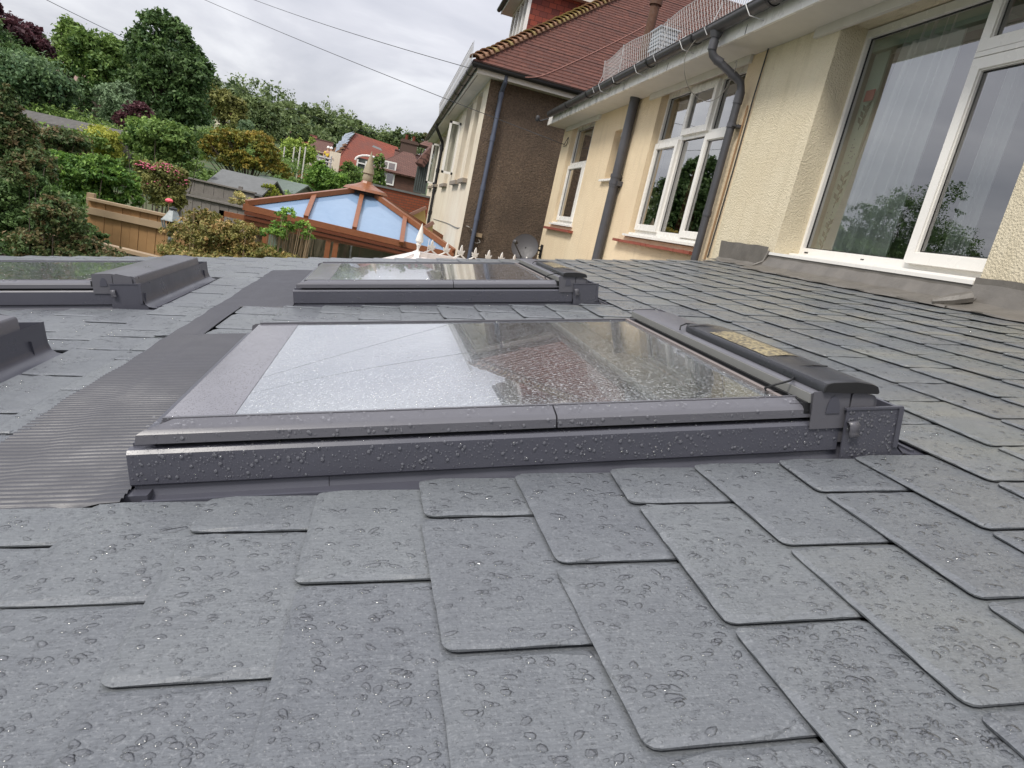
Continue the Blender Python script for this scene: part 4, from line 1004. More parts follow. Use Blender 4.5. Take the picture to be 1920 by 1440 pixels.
# tiled hipped roof with real courses
KP = .87; EX, EY, EZ = 1.02, 13.2, 3.20; TOP = 4.6
def tiled_plane(mb, fun, n, gaug, mi=0):
    for k in range(n):
        a0, a1 = fun(k*gaug), fun((k+1)*gaug+.012)
        nrm = .026
        (p0, p1), (q0, q1) = a0, a1
        up = Vector((0, 0, nrm)); p0, p1, q0, q1 = map(Vector, (p0, p1, q0, q1))
        L_ = (p1-p0).length
        sl_ = (k*gaug)*1.33
        ua_ = random.random()*.08
        mb.quad([p0+up, p1+up, q1+Vector((0,0,.002)), q0+Vector((0,0,.002))], mi, [(0+k*gaug+ua_, sl_), (L_+k*gaug+ua_, sl_), (L_+ua_, sl_+.10), (ua_+k*gaug, sl_+.10)])
        mb.quad([p0, p1, p1+up, p0+up], mi, [(0, sl_), (L_, sl_), (L_, sl_+.006), (0, sl_+.006)])
gaug = .092; nrow = int(TOP/gaug)
r_ = MB()
tiled_plane(r_, lambda s: ((EX+s, EY+s, EZ+KP*s), (14.5, EY+s, EZ+KP*s)), nrow, gaug)                     # side slope, faces -Y
r2_ = MB(); tiled_plane(r2_, lambda s: ((EX+s, 29.5-s*.9, EZ+KP*s), (EX+s, EY+s, EZ+KP*s)), nrow, gaug)             # rear slope, faces -X
nbuild(r_, 'roof', 'ntile', fixn=False); nbuild(r2_, 'roof', 'ntile', fixn=False)
hp = MB()
nh = int(TOP/.095)
hp.bar((EX+.1, EY+.1, EZ+.02+.087), (EX+TOP, EY+TOP, EZ+KP*TOP+.01), .16, .07, 0)
for k in range(1, nh):
    s = k*.095; c0 = Vector((EX+s, EY+s, EZ+KP*s)); d = Vector((1, 1, KP)).normalized(); sd_ = Vector((1, -1, 0)).normalized(); up = sd_.cross(d).normalized()
    if up.z < 0: up = -up
    moss = 1 if random.random() < .28+.3*(1.5 < s < 3.3) else 0
    b = len(hp.v); js = random.uniform(.9, 1.12)
    for (t_s, rr, lift) in ((-.10, .125*js, .055), (.06, .085, .02)):
        for i in range(9):
            a = math.pi*i/8; hp.v.append(tuple(c0+d*t_s*1.0+sd_*(rr*math.cos(a))*1.15+up*(rr*math.sin(a)*.75+lift-.03)))
    for i in range(8): hp.face((b+i, b+i+1, b+9+i+1, b+9+i), moss)
    # lower thickness
    b2 = len(hp.v)
    for i in range(9):
        a = math.pi*i/8; rr = .108*js; hp.v.append(tuple(c0+d*(-.10)+sd_*(rr*math.cos(a))*1.15+up*(rr*math.sin(a)*.72+.055-.035)))
    for i in range(8): hp.face((b+i, b2+i, b2+i+1, b+i+1), moss)
nbuild(hp, 'hip_tiles', ['bonnet', 'bonnetmoss'], fixn=True)
# dormer on the rear slope
yd = 16.2
for _ in range(30):
    p = at(975, 92, yd); zr = EZ+KP*(p[0]-EX); yd += (p[2]-zr)*.6
DX = float(p[0]); DZ = float(p[2])
dm = MB(); uvs = lambda pts: [(p_[0], p_[2]) for p_ in pts]
xb_ = DX+3.2
pts = [(DX+.10, yd, DZ-.1), (xb_, yd, DZ+KP*3.2), (xb_, yd, DZ+2.2+.05), (DX+.10, yd, DZ+2.2)]
dh_ = float(at(1035, -12, yd)[2])-DZ
pts = [(DX+.08, yd, DZ-.2), (DX+3.4, yd, DZ-.2), (DX+3.4, yd, DZ+dh_), (DX+.08, yd, DZ+dh_)]
dm.quad(pts, 0, uvs(pts)); dmo = nbuild(dm, 'dormer', 'hungtile')
f = win_frame(None, DX, yd, yd+2.6, DZ-.05, DZ+dh_-.02, [yd+.65, yd+1.3, yd+1.95], None, .07, .09, .08); f.build('dormer_window', 'white', dmo)
pane(DX+.04, yd+.05, yd+2.5, DZ, DZ+dh_-.06).build('dormer_pane', 'pane2', dmo, fixn=False)
bx = MB(); bx.box(DX+.12, DX+3, yd+.03, yd+2.6, DZ, DZ+dh_-.03); bx.build('dormer_interior', 'roomdark', dmo)
dr = MB(); z1_ = DZ+dh_
dr.box(DX-.30, DX+3.5, yd-.22, yd+2.9, z1_, z1_+.025); dr.box(DX-.32, DX-.295, yd-.24, yd+2.9, z1_-.01, z1_+.13); dr.box(DX-.30, DX+3.5, yd-.245, yd-.222, z1_-.01, z1_+.12); dr.build('dormer_fascia', 'offwhite', dmo)
dr = MB(); half_gutter(dr, (DX-.38, yd-.3, z1_+.12), (DX-.38, yd+3, z1_+.12), .065, (1,0,0)); dr.build('dormer_gutter', 'black', dmo, smooth=True)
dr = MB()
tiled_plane(dr, lambda s: ((DX-.33+s, yd-.28+s*.6, z1_+.13+.7*s), (DX+6, yd-.28+s*.6, z1_+.13+.7*s)), 16, .08)
tiled_plane(dr, lambda s: ((DX-.33+s, yd+3-s*.6, z1_+.13+.7*s), (DX-.33+s, yd-.28+s*.6, z1_+.13+.7*s)), 16, .08)
dr.build('dormer_roof', 'ntile', dmo, fixn=False)
# loose cable lying on the tiled slope
def on_side_slope(x, y):
    q = ray(x, y); nn = np.array([0, -KP, 1.0]); d0 = nn@np.array([0, EY, EZ+.03]); t = (d0-nn@CAM)/(nn@q); return CAM+q*t
cb = MB(); cb.tube(smooth_path([on_side_slope(*p) for p in ((985, 145), (1012, 143), (1050, 128), (1110, 100), (1170, 70), (1215, 45), (1230, 30))]), .009, 5); nbuild(cb, 'roof_cable', simple('pinkish_cable', (.30,.14,.11), .7), smooth='all')
# wire guard above neighbour gutter
wg = MB()
for k in range(60):
    y = 13.2+k*.14; z_ = 3.2; hgt = .30
    for sg in (-1, 1):
        wg.tube([(1.0, y, z_), (.96, y+sg*.14, z_+hgt)], .004, 3, cap=False)
wg.tube([(1.0, 13.2, 3.2), (1.0, 21.6, 3.2)], .006, 4); wg.tube([(.96, 13.2, 3.5), (.96, 21.6, 3.5)], .006, 4)
o = wg.build('wire_guard', 'wire'); tag(o, "wire mesh guard along the neighbouring house's far gutter, seen edge on", 'wire mesh')

# =================================================================== overhead cables
def cable(name, pts, r, label, mat='cable', sag=.0):
    m_ = MB(); m_.tube(pts, r, 5); o_ = m_.build(name, mat, smooth='all'); tag(o_, label, 'cable'); return o_
def sagline(a, b, sag, n=24):
    a = Vector(a); b = Vector(b); return [a.lerp(b, k/n)-Vector((0, 0, sag*4*(k/n)*(1-k/n))) for k in range(n+1)]
a0 = Vector(at(400, 0, 22)); b0 = Vector(atX(1058, 271, 2.74)); ext = a0+(a0-b0)*.5
cable('overhead_cable', sagline(ext, b0, .10), .0065, 'lower overhead cable crossing the sky to the far corner of the cream house')
a0 = Vector(at(500, 0, 22)); b0 = Vector(at(893, 131, 13.4)); mid_ = Vector(at(700, 66, 18)); ext = a0+(a0-b0)*.6
cable('overhead_cable', sagline(ext, b0, .12), .0065, "upper overhead cable crossing the sky to the neighbouring house's gutter corner")
a0 = Vector(at(60, -14, 46)); b0 = Vector(at(760, 262, 90))
cable('overhead_cable', sagline(a0, b0, 1.2), .018, 'thin distant overhead cable passing behind the tall dark tree')
cb = MB(); cb.tube(smooth_path([atX(1058, 271, 2.73), atX(1063, 262, 2.70), atX(1066, 258, 2.72), atX(1062, 272, 2.74), atX(1056, 274, 2.73)]), .006, 5); o = cb.build('cable', 'cable', house); o.location = house_inv
# insulator hooks by gutter end
ins_ = MB(); p = Vector(atX(1008, 222, 2.20)); p2 = Vector(atX(1030, 222, 2.44)); ins_.tube([p2, p+Vector((0.05, 0, -.03)), p], .012, 6); ins_.lathe([(.02, -.05), (.035, -.03), (.035, .03), (.02, .05)], p, 10); o = hbuild(ins_, 'cable_hook', 'cable', smooth=True)

# =================================================================== CONSERVATORIES
Yc = 14.0
cs = thing('conservatory', 'brown framed conservatory with blue glass hipped roof and pointed finial', 'conservatory', (-.6, Yc, -2.75)); cinv = Vector((.6, -Yc, 2.75))
def cbuild(mb, name, mats, parent=None, **kw):
    o = mb.build(name, mats, parent or cs, **kw)
    if parent is None: o.location = cinv
    return o
LC = Vector(at(462, 383, Yc)); RC = Vector(at(843, 481, Yc)); ze = (LC.z+RC.z)/2
xl, xr = LC.x, 1.42; LCp = Vector((xl, Yc, LC.z)); RCp = Vector((xr, Yc, LC.z-.10))
AP = Vector(at(686, 356, Yc+1.75)); 
BLp = Vector((xl, Yc+3.6, LC.z)); BRp = Vector((xr, Yc+3.6, LC.z))
AP2 = AP+Vector((.9, 0.0, .0)) if False else AP
# blue glass
g_ = MB()
def tri_inset(pts, d=-.02): return [tuple(Vector(p)+Vector((0, 0, d))) for p in pts]
for tri in ([LCp, RCp, AP], [LCp, AP, BLp], [RCp, BRp, AP], [BLp, AP, BRp]): g_.quad(tri_inset(tri))
cbuild(g_, 'roof_glass', 'blueglass', fixn=True)
def rafter(a, b, w_=.09, h_=.07, nm='rafter'):
    r = MB(); r.bar(a, b, w_, h_); cbuild(r, nm, 'brownwood')
for c_ in (LCp, RCp, BLp, BRp): rafter(c_+Vector((0, 0, .03)), AP+Vector((0, 0, .03)), .12, .10, 'hip_rafter')
# jack rafters on the front
def on_front(px, py):
    n = (RCp-LCp).cross(AP-LCp).normalized(); q = Vector(ray(px, py)); c = Vector(CAM); return c+q*((LCp-c).dot(n)/q.dot(n))
for (a, b) in (((573, 410), (589, 369)), ((664, 431), (680, 360)), ((752, 459), (759, 409))):
    rafter(on_front(*a)+Vector((0, 0, .03)), on_front(*b)+Vector((0, 0, .03)))
# eave beam, gutter and front frames
e_ = MB(); e_.bar(LCp+Vector((0, 0, -.06)), RCp+Vector((0, 0, -.06)), .12, .12); e_.bar(LCp+Vector((0, .0, -.06)), BLp+Vector((0, 0, -.06)), .12, .12); cbuild(e_, 'eaves_beam', 'brownwood')
e_ = MB(); e_.bar(LCp+Vector((0, -.07, -.16)), RCp+Vector((0, -.07, -.16)), .08, .06); e_.bar(LCp+Vector((0, -.03, -.24)), RCp+Vector((0, -.03, -.24)), .12, .07); cbuild(e_, 'gutter', 'brownwood2')
f = MB(); zb_, zt_ = -2.5, LC.z-.27
for k, x in enumerate([xl+.06, xl+.42, -1.1, -.95, .45, .60, xr-.06]): f.box(x-.05, x+.05, Yc-.04, Yc+.06, zb_, zt_)
for z_ in (zt_-.06, LC.z-.92, -1.9): f.box(xl+.01, xr-.01, Yc-.032, Yc+.05, z_-.045, z_+.045)
f.box(xl-.05, xl+.05, Yc+.06, Yc+3.6, zt_-.1, zt_); f.box(xl-.03, xl+.03, Yc+3.5, Yc+3.6, zb_, zt_)
fo = cbuild(f, 'frame', 'brownwood'); 
pn = MB(); pn.quad([(xl, Yc+.01, zb_), (xr, Yc+.01, zb_), (xr, Yc+.01, zt_), (xl, Yc+.01, zt_)]); pn.build('glass', 'pane2', fo, fixn=False)
iw = MB()
for x in (-.9, -.55, -.05, .45, .9): iw.box(x, x+.06, Yc+2.4, Yc+2.44, -2, zt_-.05)
iw.box(-.9, 1.0, Yc+2.4, Yc+2.45, -.72, -.66); ob = cbuild(iw, 'inner_window', 'white')
bw_ = MB(); bw_.box(xl, xr, Yc+2.5, Yc+2.6, -2.7, LC.z-.05); cbuild(bw_, 'back_wall', 'curtaingreen')
# open top-hung sash at left
osx = MB(); p0 = Vector(at(412, 397, Yc)); p1 = Vector(at(468, 412, Yc)); 
osx.box(p0.x, p1.x, Yc-.05, Yc+.02, p1.z-.03, p1.z+.07); osx.box(p0.x, p0.x+.09, Yc-.05, Yc+.02, p1.z-.35, p1.z+.07)
cbuild(osx, 'open_sash', 'brownwood')
fn = MB(); fn.lathe([(.50, -.06), (.44, .0), (.26, .06), (.14, .12), (.11, .17), (.001, .18)], AP+Vector((0, 0, .02)), 8); cbuild(fn, 'roof_cap', 'brownwood')
fn = MB(); fn.lathe([(.36, -.12), (.34, -.03), (.01, -.02)], AP+Vector((0, 0, .01)), 8); cbuild(fn, 'cap_seal', 'black')
fn = MB(); fn.lathe([(.08, .14), (.11, .20), (.115, .28), (.10, .34), (.13, .36), (.12, .40), (.075, .56), (.03, .74), (.004, .84)], AP, 10); cbuild(fn, 'finial', 'finial', smooth=True)

# white conservatory just past the verge, with cast cresting
wc = thing('white_conservatory', 'white conservatory roof with spike finial and leafy ridge cresting behind the slate verge', 'conservatory', (.4, 8, -2.75)); wci = Vector((-.4, -8, 2.75))
def wbuild(mb, name, mats, **kw):
    o = mb.build(name, mats, wc, **kw); o.location = wci; return o
R0 = Vector(at(782, 476, 8.0)); R1 = Vector(at(990, 492, 9.6)); R1.z = R0.z+.02; 
R1 = R0+Vector((1.9, 1.2, .0))
w_ = MB()
ev = .55
for (a, b) in (((-1.25, .15), (-1.0, -.9)), ((-1.0, -.9), (-.1, -1.35)), ((-.1, -1.35), (2.2, -.4)), ((-1.25, .15), (-.6, 1.3)), ((-.6, 1.3), (.6, 2.2))):
    A = R0+Vector((a[0], a[1], -ev)); B = R0+Vector((b[0], b[1], -ev))
    if b[0] > 1: w_.quad([A, B, R1, R0])
    elif a == (-.6, 1.3): w_.quad([A, B, R1, R0])
    else: w_.quad([A, B, R0])
wbuild(w_, 'roof_panels', 'whitecons')
w_ = MB()
for a in ((-1.25, .15), (-1.0, -.9), (-.1, -1.35), (-.6, 1.3), (2.2, -.4)):
    A = R0+Vector((a[0], a[1], -ev+.01)); w_.bar(A, (R0 if a[0] < 1 else R1)+Vector((0, 0, .01)), .06, .05)
w_.bar(R0, R1, .10, .06); w_.tube([R0+Vector((.11, 0, -.3)), R0+Vector((.11, 0, .2))], .004, 4)
wbuild(w_, 'glazing_bars', 'whitecons')
w_ = MB(); 
for a, b in (((-1.25, .15), (-1.0, -.9)), ((-1.0, -.9), (-.1, -1.35)), ((-.1, -1.35), (2.2, -.4))):
    A = R0+Vector((a[0], a[1], -ev)); B = R0+Vector((b[0], b[1], -ev)); w_.hexa([A+Vector((0,0,-1.9)), B+Vector((0,0,-1.9)), B+Vector((.05,.05,-1.9)), A+Vector((.05,.05,-1.9)), A, B, B+Vector((.05,.05,0)), A+Vector((.05,.05,0))])
wbuild(w_, 'walls', 'white')
w_ = MB(); w_.lathe([(.022, .0), (.028, .03), (.014, .05), (.02, .09), (.034, .11), (.026, .125), (.048, .15), (.040, .20), (.018, .30), (.002, .36)], R0+Vector((0, 0, .0)), 12); wbuild(w_, 'finial', 'whiteiron', smooth=True)
dv = (R1-R0).normalized()
for k in range(9):
    c_ = MB(); base = R0+dv*(.19+k*.23)+Vector((0, 0, .03))
    def leafblade(ang, ln, wd_, b0):
        dd = dv*math.sin(ang)+Vector((0, 0, math.cos(ang))); ss = dv*math.cos(ang)-Vector((0, 0, math.sin(ang))); nn = Vector((dv.y, -dv.x, 0))*.006
        P_ = [b0, b0+dd*ln*.35+ss*wd_, b0+dd*ln*.7+ss*wd_*.8, b0+dd*ln, b0+dd*ln*.7-ss*wd_*.8, b0+dd*ln*.35-ss*wd_]
        c_.extrude([tuple(p_-nn) for p_ in P_], tuple(nn*2))
    top_ = base+Vector((0, 0, .05))
    for ang, ln, wd_ in ((0, .115, .020), (.85, .075, .014), (-.85, .075, .014), (1.35, .05, .010), (-1.35, .05, .010)): leafblade(ang, ln, wd_, top_)
    for sg in (-1, 1): c_.tube([top_, base+dv*sg*.045+Vector((0, 0, .02)), base+dv*sg*.115+Vector((0, 0, -.012))], .010, 5)
    wbuild(c_, 'cresting_leaf', 'whiteiron', smooth=True)

# =================================================================== VEGETATION
def foliage(blobs, n, ls, seed, flat=.5, tint_bias=0.0, clump=.30, droop=0.0, gap=0.75):
    rng = np.random.default_rng(seed)
    blobs = [(np.array(c, float), np.array(r, float)) for c, r in blobs]
    vol = np.array([max(1e-6, (r[0]*r[2]+r[1]*r[2]+r[0]*r[1])) for c, r in blobs]); vol /= vol.sum()
    V, T = [], []
    for (c, r), wgt in zip(blobs, vol):
        nb_ = max(24, int(n*wgt)); nc = max(12, int(nb_/26))
        d = rng.normal(size=(nc, 3)); d /= np.linalg.norm(d, axis=1)[:, None]; d[:, 2] = np.where(d[:, 2] < -.55, -d[:, 2], d[:, 2])
        rr = rng.uniform(.62, 1.08, nc)[:, None]; cc = c+d*r*rr
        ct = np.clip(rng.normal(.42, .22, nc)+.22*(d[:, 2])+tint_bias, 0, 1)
        idx = rng.integers(0, nc, nb_)
        cs_ = clump*r.mean()*rng.uniform(.5, 1.3, nc)
        off = rng.normal(size=(nb_, 3))*cs_[idx][:, None]*.55; off[:, 2] *= .75
        p = cc[idx]+off
        nr = d[idx]*(1-flat)+rng.normal(size=(nb_, 3))*.75+np.array([0, 0, .35]); nr /= np.linalg.norm(nr, axis=1)[:, None]
        t1 = np.cross(nr, rng.normal(size=(nb_, 3))); t1 /= np.linalg.norm(t1, axis=1)[:, None]; t2 = np.cross(nr, t1)
        s = ls*rng.uniform(.6, 1.4, nb_)[:, None]
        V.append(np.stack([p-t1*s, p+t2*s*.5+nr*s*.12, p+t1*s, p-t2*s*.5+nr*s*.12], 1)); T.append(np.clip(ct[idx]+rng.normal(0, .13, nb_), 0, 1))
    V = np.concatenate(V).reshape(-1, 3); T = np.concatenate(T); return V, T
def leaf_object(name, V, T, mat, parent, loc=(0,0,0)):
    nq = len(T); me = bpy.data.meshes.new(name); me.vertices.add(nq*4); me.vertices.foreach_set('co', V.ravel()); me.loops.add(nq*4); me.loops.foreach_set('vertex_index', np.arange(nq*4, dtype=np.int32))
    me.polygons.add(nq); me.polygons.foreach_set('loop_start', np.arange(0, nq*4, 4, dtype=np.int32)); me.polygons.foreach_set('loop_total', np.full(nq, 4, dtype=np.int32))
    a = me.attributes.new('tint', 'FLOAT', 'FACE'); a.data.foreach_set('value', T.astype(np.float32)); me.materials.append(LEAF[mat] if mat in LEAF else M[mat]); me.update(); me.validate()
    o = bpy.data.objects.new(name, me); COL.objects.link(o); o.parent = parent; o.location = loc; return o
VN = [100]
def plant(kind, label, cat, cpx, Y, blobs_px, leaf, n, ls, trunk=.12, group=None, limbs=True, depthk=1.0, flat=.5, bias=0.0, clump=.30, limbn=None, extra=None, barkmat='bark'):
    """blobs_px: (cx, cy, w, h) in photo pixels at distance Y -> real ellipsoids in the world"""
    bl_ = []; k = Y/F_PX
    for b in blobs_px:
        cx_, cy_, w_, h_ = b[:4]; dy = b[4] if len(b) > 4 else 0
        c = at(cx_, cy_, Y+dy); s_ = (Y+dy)/F_PX*.90; bl_.append((c, (w_/2*s_, w_/2*s_*depthk*.9, h_/2*s_)))
    rs_ = random.Random(int(abs(cpx[0])*7+Y*13)); sat = []
    for c, r in bl_:
        for _ in range(4):
            d = np.array([rs_.gauss(0, 1), rs_.gauss(0, 1), rs_.gauss(.2, 1)]); d /= np.linalg.norm(d); f = rs_.uniform(.28, .55)
            sat.append((c+d*np.array(r)*rs_.uniform(.75, 1.0), tuple(q*f for q in r)))
    bl_ = [(c, tuple(q*.93 for q in r)) for c, r in bl_]+sat
    base = at(*cpx, Y); bx_, by_ = float(base[0]), float(Y); bz = ground_z(bx_, by_)
    root = thing(kind, label, cat, (bx_, by_, bz), group=group); org = np.array([bx_, by_, bz])
    bl2 = [(c-org, r) for c, r in bl_]; VN[0] += 1
    if Y > 13: n = int(n*2.4); ls = ls*.62
    elif ls > .018: n = int(n*2.3); ls = ls*.64
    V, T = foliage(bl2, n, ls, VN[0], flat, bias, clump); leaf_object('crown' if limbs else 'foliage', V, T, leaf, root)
    tr = MB(); top = max(bl2, key=lambda b: b[1][0]*b[1][2])[0]
    ztop = top[2]
    if limbs:
        tr.tube([(0, 0, -.3), (0, 0, max(.2, ztop*.35)), (top[0]*.6, top[1]*.6, ztop*.8), tuple(top)], [trunk, trunk*.85, trunk*.55, trunk*.2], 8)
        rl = random.Random(VN[0])
        for c, r in bl2[:len(blobs_px)]:
            for q in range(limbn or 3):
                e = c+np.array([rl.uniform(-.7, .7)*r[0], rl.uniform(-.7, .7)*r[1], rl.uniform(-.2, .7)*r[2]]); st = np.array([0, 0, max(.2, ztop*rl.uniform(.3, .6))])
                md_ = (st+e)/2+np.array([0, 0, .08*r[2]]); tr.tube([st, md_, e], [trunk*.45, trunk*.28, trunk*.08], 5)
        tr.build('trunk', barkmat, root, smooth='all')
    else:
        rl = random.Random(VN[0])
        for q in range(limbn or 14):
            c, r = rl.choice(bl2); e = c+np.array([rl.uniform(-.8, .8)*r[0], rl.uniform(-.8, .8)*r[1], rl.uniform(-.3, .9)*r[2]]); st = np.array([e[0]*.4+rl.uniform(-.1, .1), e[1]*.4, min(0, c[2]-r[2]) if q % 3 else -.2])
            tr.tube([st, (st+e)/2+np.array([rl.uniform(-.05, .05), 0, .05]), e], [trunk*.5, trunk*.35, trunk*.12], 4)
        tr.build('stems', barkmat, root)
    if extra: extra(root, bl2)
    return root
# -- trees, left to right
plant('copper_beech', 'dark copper-leaved tree at the top left corner', 'tree', (20, 150), 34, [(25, 75, 105, 60), (60, 90, 70, 30), (0, 55, 70, 70)], 'purple', 3200, .17, .2, clump=.22)
plant('rounded_tree', 'rounded blue-green tree below the copper tree at left edge', 'tree', (60, 220), 24, [(55, 150, 130, 75), (15, 145, 90, 80), (105, 170, 75, 60), (30, 190, 120, 60)], 'bluegreen', 9000, .10, .15)
plant('feathery_tree', 'light green feathery tree left of the dark twin trees', 'tree', (130, 190), 46, [(130, 80, 45, 75), (125, 115, 50, 60), (150, 75, 30, 40)], 'mid', 3500, .20, .2, bias=.1)
plant('bushy_tree', 'bushy green tree immediately left of the tallest dark tree', 'tree', (180, 190), 43, [(180, 105, 85, 80), (205, 115, 60, 70), (160, 110, 50, 70), (195, 150, 80, 70)], 'mid', 6500, .18, .2, bias=-.12)
plant('tall_dark_tree', 'tallest tree, dark green and broad, standing against the sky', 'tree', (330, 262), 38, [(288, 52, 58, 60), (272, 100, 70, 90), (330, 75, 60, 60), (318, 130, 120, 100), (350, 150, 80, 110), (300, 180, 120, 90), (355, 205, 85, 80), (305, 225, 110, 50), (362, 110, 40, 50)], 'dark', 17000, .15, .3, clump=.24)
plant('columnar_conifer', 'small dark conifer column between the rounded tree and grey-green shrub', 'tree', (153, 215), 28, [(153, 188, 34, 60), (153, 172, 24, 40)], 'dark', 2200, .08, .08, clump=.2)
plant('grey_green_tree', 'pale grey-green small tree in front of the tallest tree', 'tree', (215, 240), 27, [(210, 185, 55, 50), (222, 205, 65, 60), (235, 180, 30, 40), (205, 220, 40, 30)], 'eucalypt', 4500, .075, .08)
plant('maroon_shrub', 'maroon shrub below the tallest dark tree', 'shrub', (258, 245), 25, [(262, 212, 50, 28), (240, 228, 45, 35)], 'purple', 1700, .07, .04, limbs=False, bias=.15)
plant('spreading_shrub', 'wide green shrub with climbing shoots under the tallest tree', 'shrub', (300, 285), 15.6, [(285, 250, 90, 45), (335, 262, 75, 45), (262, 272, 60, 40), (350, 285, 50, 35), (300, 283, 70, 35)], 'mid', 7000, .065, .04, limbs=False, bias=-.05)
plant('topiary_bush', 'bright yellow-green clipped round bush', 'bush', (188, 300), 17, [(190, 262, 66, 40), (175, 278, 50, 40), (207, 285, 50, 45)], 'yellow', 5200, .04, .04, limbs=False, clump=.35)
plant('far_hillside_tree', 'olive green tree right of the tallest tree, beyond the golden tree', 'tree', (420, 260), 62, [(410, 200, 60, 60), (435, 225, 60, 60), (395, 185, 30, 40)], 'olive', 3600, .22, .2)
plant('far_hillside_tree', 'taller green tree with a rounded top behind the golden tree', 'tree', (478, 265), 66, [(470, 210, 60, 50), (500, 225, 50, 70), (482, 240, 80, 60), (455, 245, 50, 50)], 'far', 5200, .22, .25, bias=.05)
plant('young_tree', 'slim pale green young tree just above the golden tree', 'tree', (456, 262), 50, [(458, 243, 26, 34), (450, 260, 26, 24)], 'eucalypt', 1200, .12, .08)
plant('golden_tree', 'golden-orange leaved spreading tree with dark bare limbs', 'tree', (462, 345), 24, [(408, 290, 66, 55), (432, 262, 70, 36), (480, 268, 76, 40), (500, 295, 60, 40), (440, 300, 70, 36), (385, 285, 40, 40), (525, 325, 44, 36), (470, 312, 70, 26)], 'gold', 7500, .075, .07, limbn=4, clump=.24)
plant('round_green_bush', 'rounded fresh green bush left of the conservatory finial', 'bush', (608, 372), 30, [(605, 335, 62, 48), (622, 350, 50, 45), (588, 350, 44, 36), (640, 345, 30, 40)], 'fresh', 5500, .085, .05, limbs=False, bias=-.1)
plant('green_shrub', 'darker green shrub directly behind the conservatory finial', 'shrub', (660, 365), 31, [(658, 330, 44, 40), (672, 345, 40, 40), (705, 345, 30, 50), (712, 310, 18, 40)], 'mid', 3800, .08, .05, limbs=False)
plant('lime_tree', 'pale lime young trees in a row with white staked stems', 'tree', (555, 330), 44, [(548, 285, 46, 44), (575, 290, 34, 50), (535, 300, 30, 40)], 'fern', 3000, .12, .05, limbn=2)
plant('yellow_shrub', 'small yellow-green shrub right of the grey shed', 'shrub', (508, 365), 19, [(507, 357, 26, 20), (500, 368, 24, 16), (518, 366, 20, 16)], 'yellow', 1100, .035, .03, limbs=False, bias=-.25)
plant('variegated_shrub', 'cream-leaved shrub before the grey fence', 'shrub', (452, 385), 16.5, [(450, 368, 22, 16), (443, 380, 26, 12), (468, 378, 30, 14)], 'cream', 1300, .03, .02, limbs=False)
def blooms(root, bl_):
    m_ = MB(); rl = random.Random(4)
    for _ in range(260):
        c, r = bl_[rl.choice([0, 1, 1, 2, 3])]; a = rl.uniform(0, 6.28); q = rl.uniform(.1, 1.05)
        p = Vector((c[0]+r[0]*q*math.cos(a), c[1]+r[1]*q*math.sin(a)-.05, c[2]+r[2]*(rl.uniform(.25, 1.1))*(1 if q < .7 else .6))); s_ = rl.uniform(.010, .026)
        m_.lathe([(.001, -s_*.5), (s_, 0), (s_*.7, s_*.5), (.001, s_*.7)], p, 6)
    m_.build('blossoms', 'pinkbloom', root, smooth='all')
plant('pink_flowering_shrub', 'shrub topped with pink blossom above the brown fence', 'shrub', (300, 390), 13.5, [(275, 318, 40, 26), (310, 325, 56, 34), (335, 350, 36, 50), (290, 355, 70, 60), (315, 375, 60, 40)], 'olive', 7500, .045, .03, limbs=False, extra=blooms, bias=.05)
plant('hedge_shrub', 'glossy dark green hedge shrub overhanging the brown fence', 'shrub', (165, 390), 11.5, [(120, 315, 80, 50), (180, 325, 100, 60), (225, 345, 70, 60), (140, 350, 110, 70), (180, 375, 100, 40), (245, 375, 40, 40)], 'fresh', 15000, .042, .04, limbs=False, bias=-.28, clump=.2)
plant('low_border_plants', 'mixed russet and green border plants beside the long low roof', 'shrub', (90, 290), 14, [(60, 270, 90, 40), (120, 262, 80, 30), (90, 300, 90, 40), (40, 240, 60, 40), (150, 292, 40, 30)], 'russet', 8500, .05, .03, limbs=False)
plant('russet_shrub', 'tall russet-tipped shrub filling the upper left foreground', 'shrub', (30, 400), 9.5, [(10, 215, 50, 80), (22, 270, 70, 90), (55, 315, 90, 80), (10, 350, 80, 110)], 'russet', 14000, .04, .04, limbs=False, bias=-.06, clump=.22)
plant('dense_shrub', 'dense dark green shrub at the lower left beside the slate verge', 'shrub', (40, 480), 8.0, [(30, 400, 110, 90), (85, 430, 100, 90), (20, 460, 100, 70), (110, 395, 90, 70), (150, 450, 70, 70), (100, 480, 140, 40), (-30, 430, 80, 120), (45, 350, 70, 70)], 'dark', 22000, .034, .03, limbs=False, bias=.18, clump=.2)
plant('russet_foreground_shrub', 'reddish shoots mixed through the lower left shrubs over the near fence', 'shrub', (120, 470), 7.2, [(110, 410, 90, 60), (60, 460, 90, 50), (150, 465, 90, 36), (180, 480, 120, 22), (30, 330, 50, 60)], 'russet', 8500, .030, .025, limbs=False, bias=.05)
plant('rambling_shrub', 'straggly brownish rambling shrub in front of the brown conservatory', 'shrub', (380, 480), 7.6, [(385, 435, 110, 66), (345, 455, 90, 70), (425, 450, 110, 64), (465, 472, 110, 44), (330, 480, 70, 36), (400, 484, 190, 34), (378, 408, 50, 30), (520, 486, 90, 26)], 'dry', 26000, .0165, .020, limbs=False, limbn=60, clump=.22, barkmat='stem')
def sprays(root, bl_):
    pass
plant('leggy_shrub', 'leggy shrub with bare tan stems and glossy green tufts by the conservatory', 'shrub', (522, 490), 7.8, [(540, 402, 34, 26), (528, 425, 40, 26), (570, 428, 30, 30), (512, 440, 50, 26), (495, 470, 50, 22), (575, 445, 24, 16)], 'fresh', 4200, .016, .020, limbs=False, limbn=70, bias=.0, clump=.3, barkmat='stem')
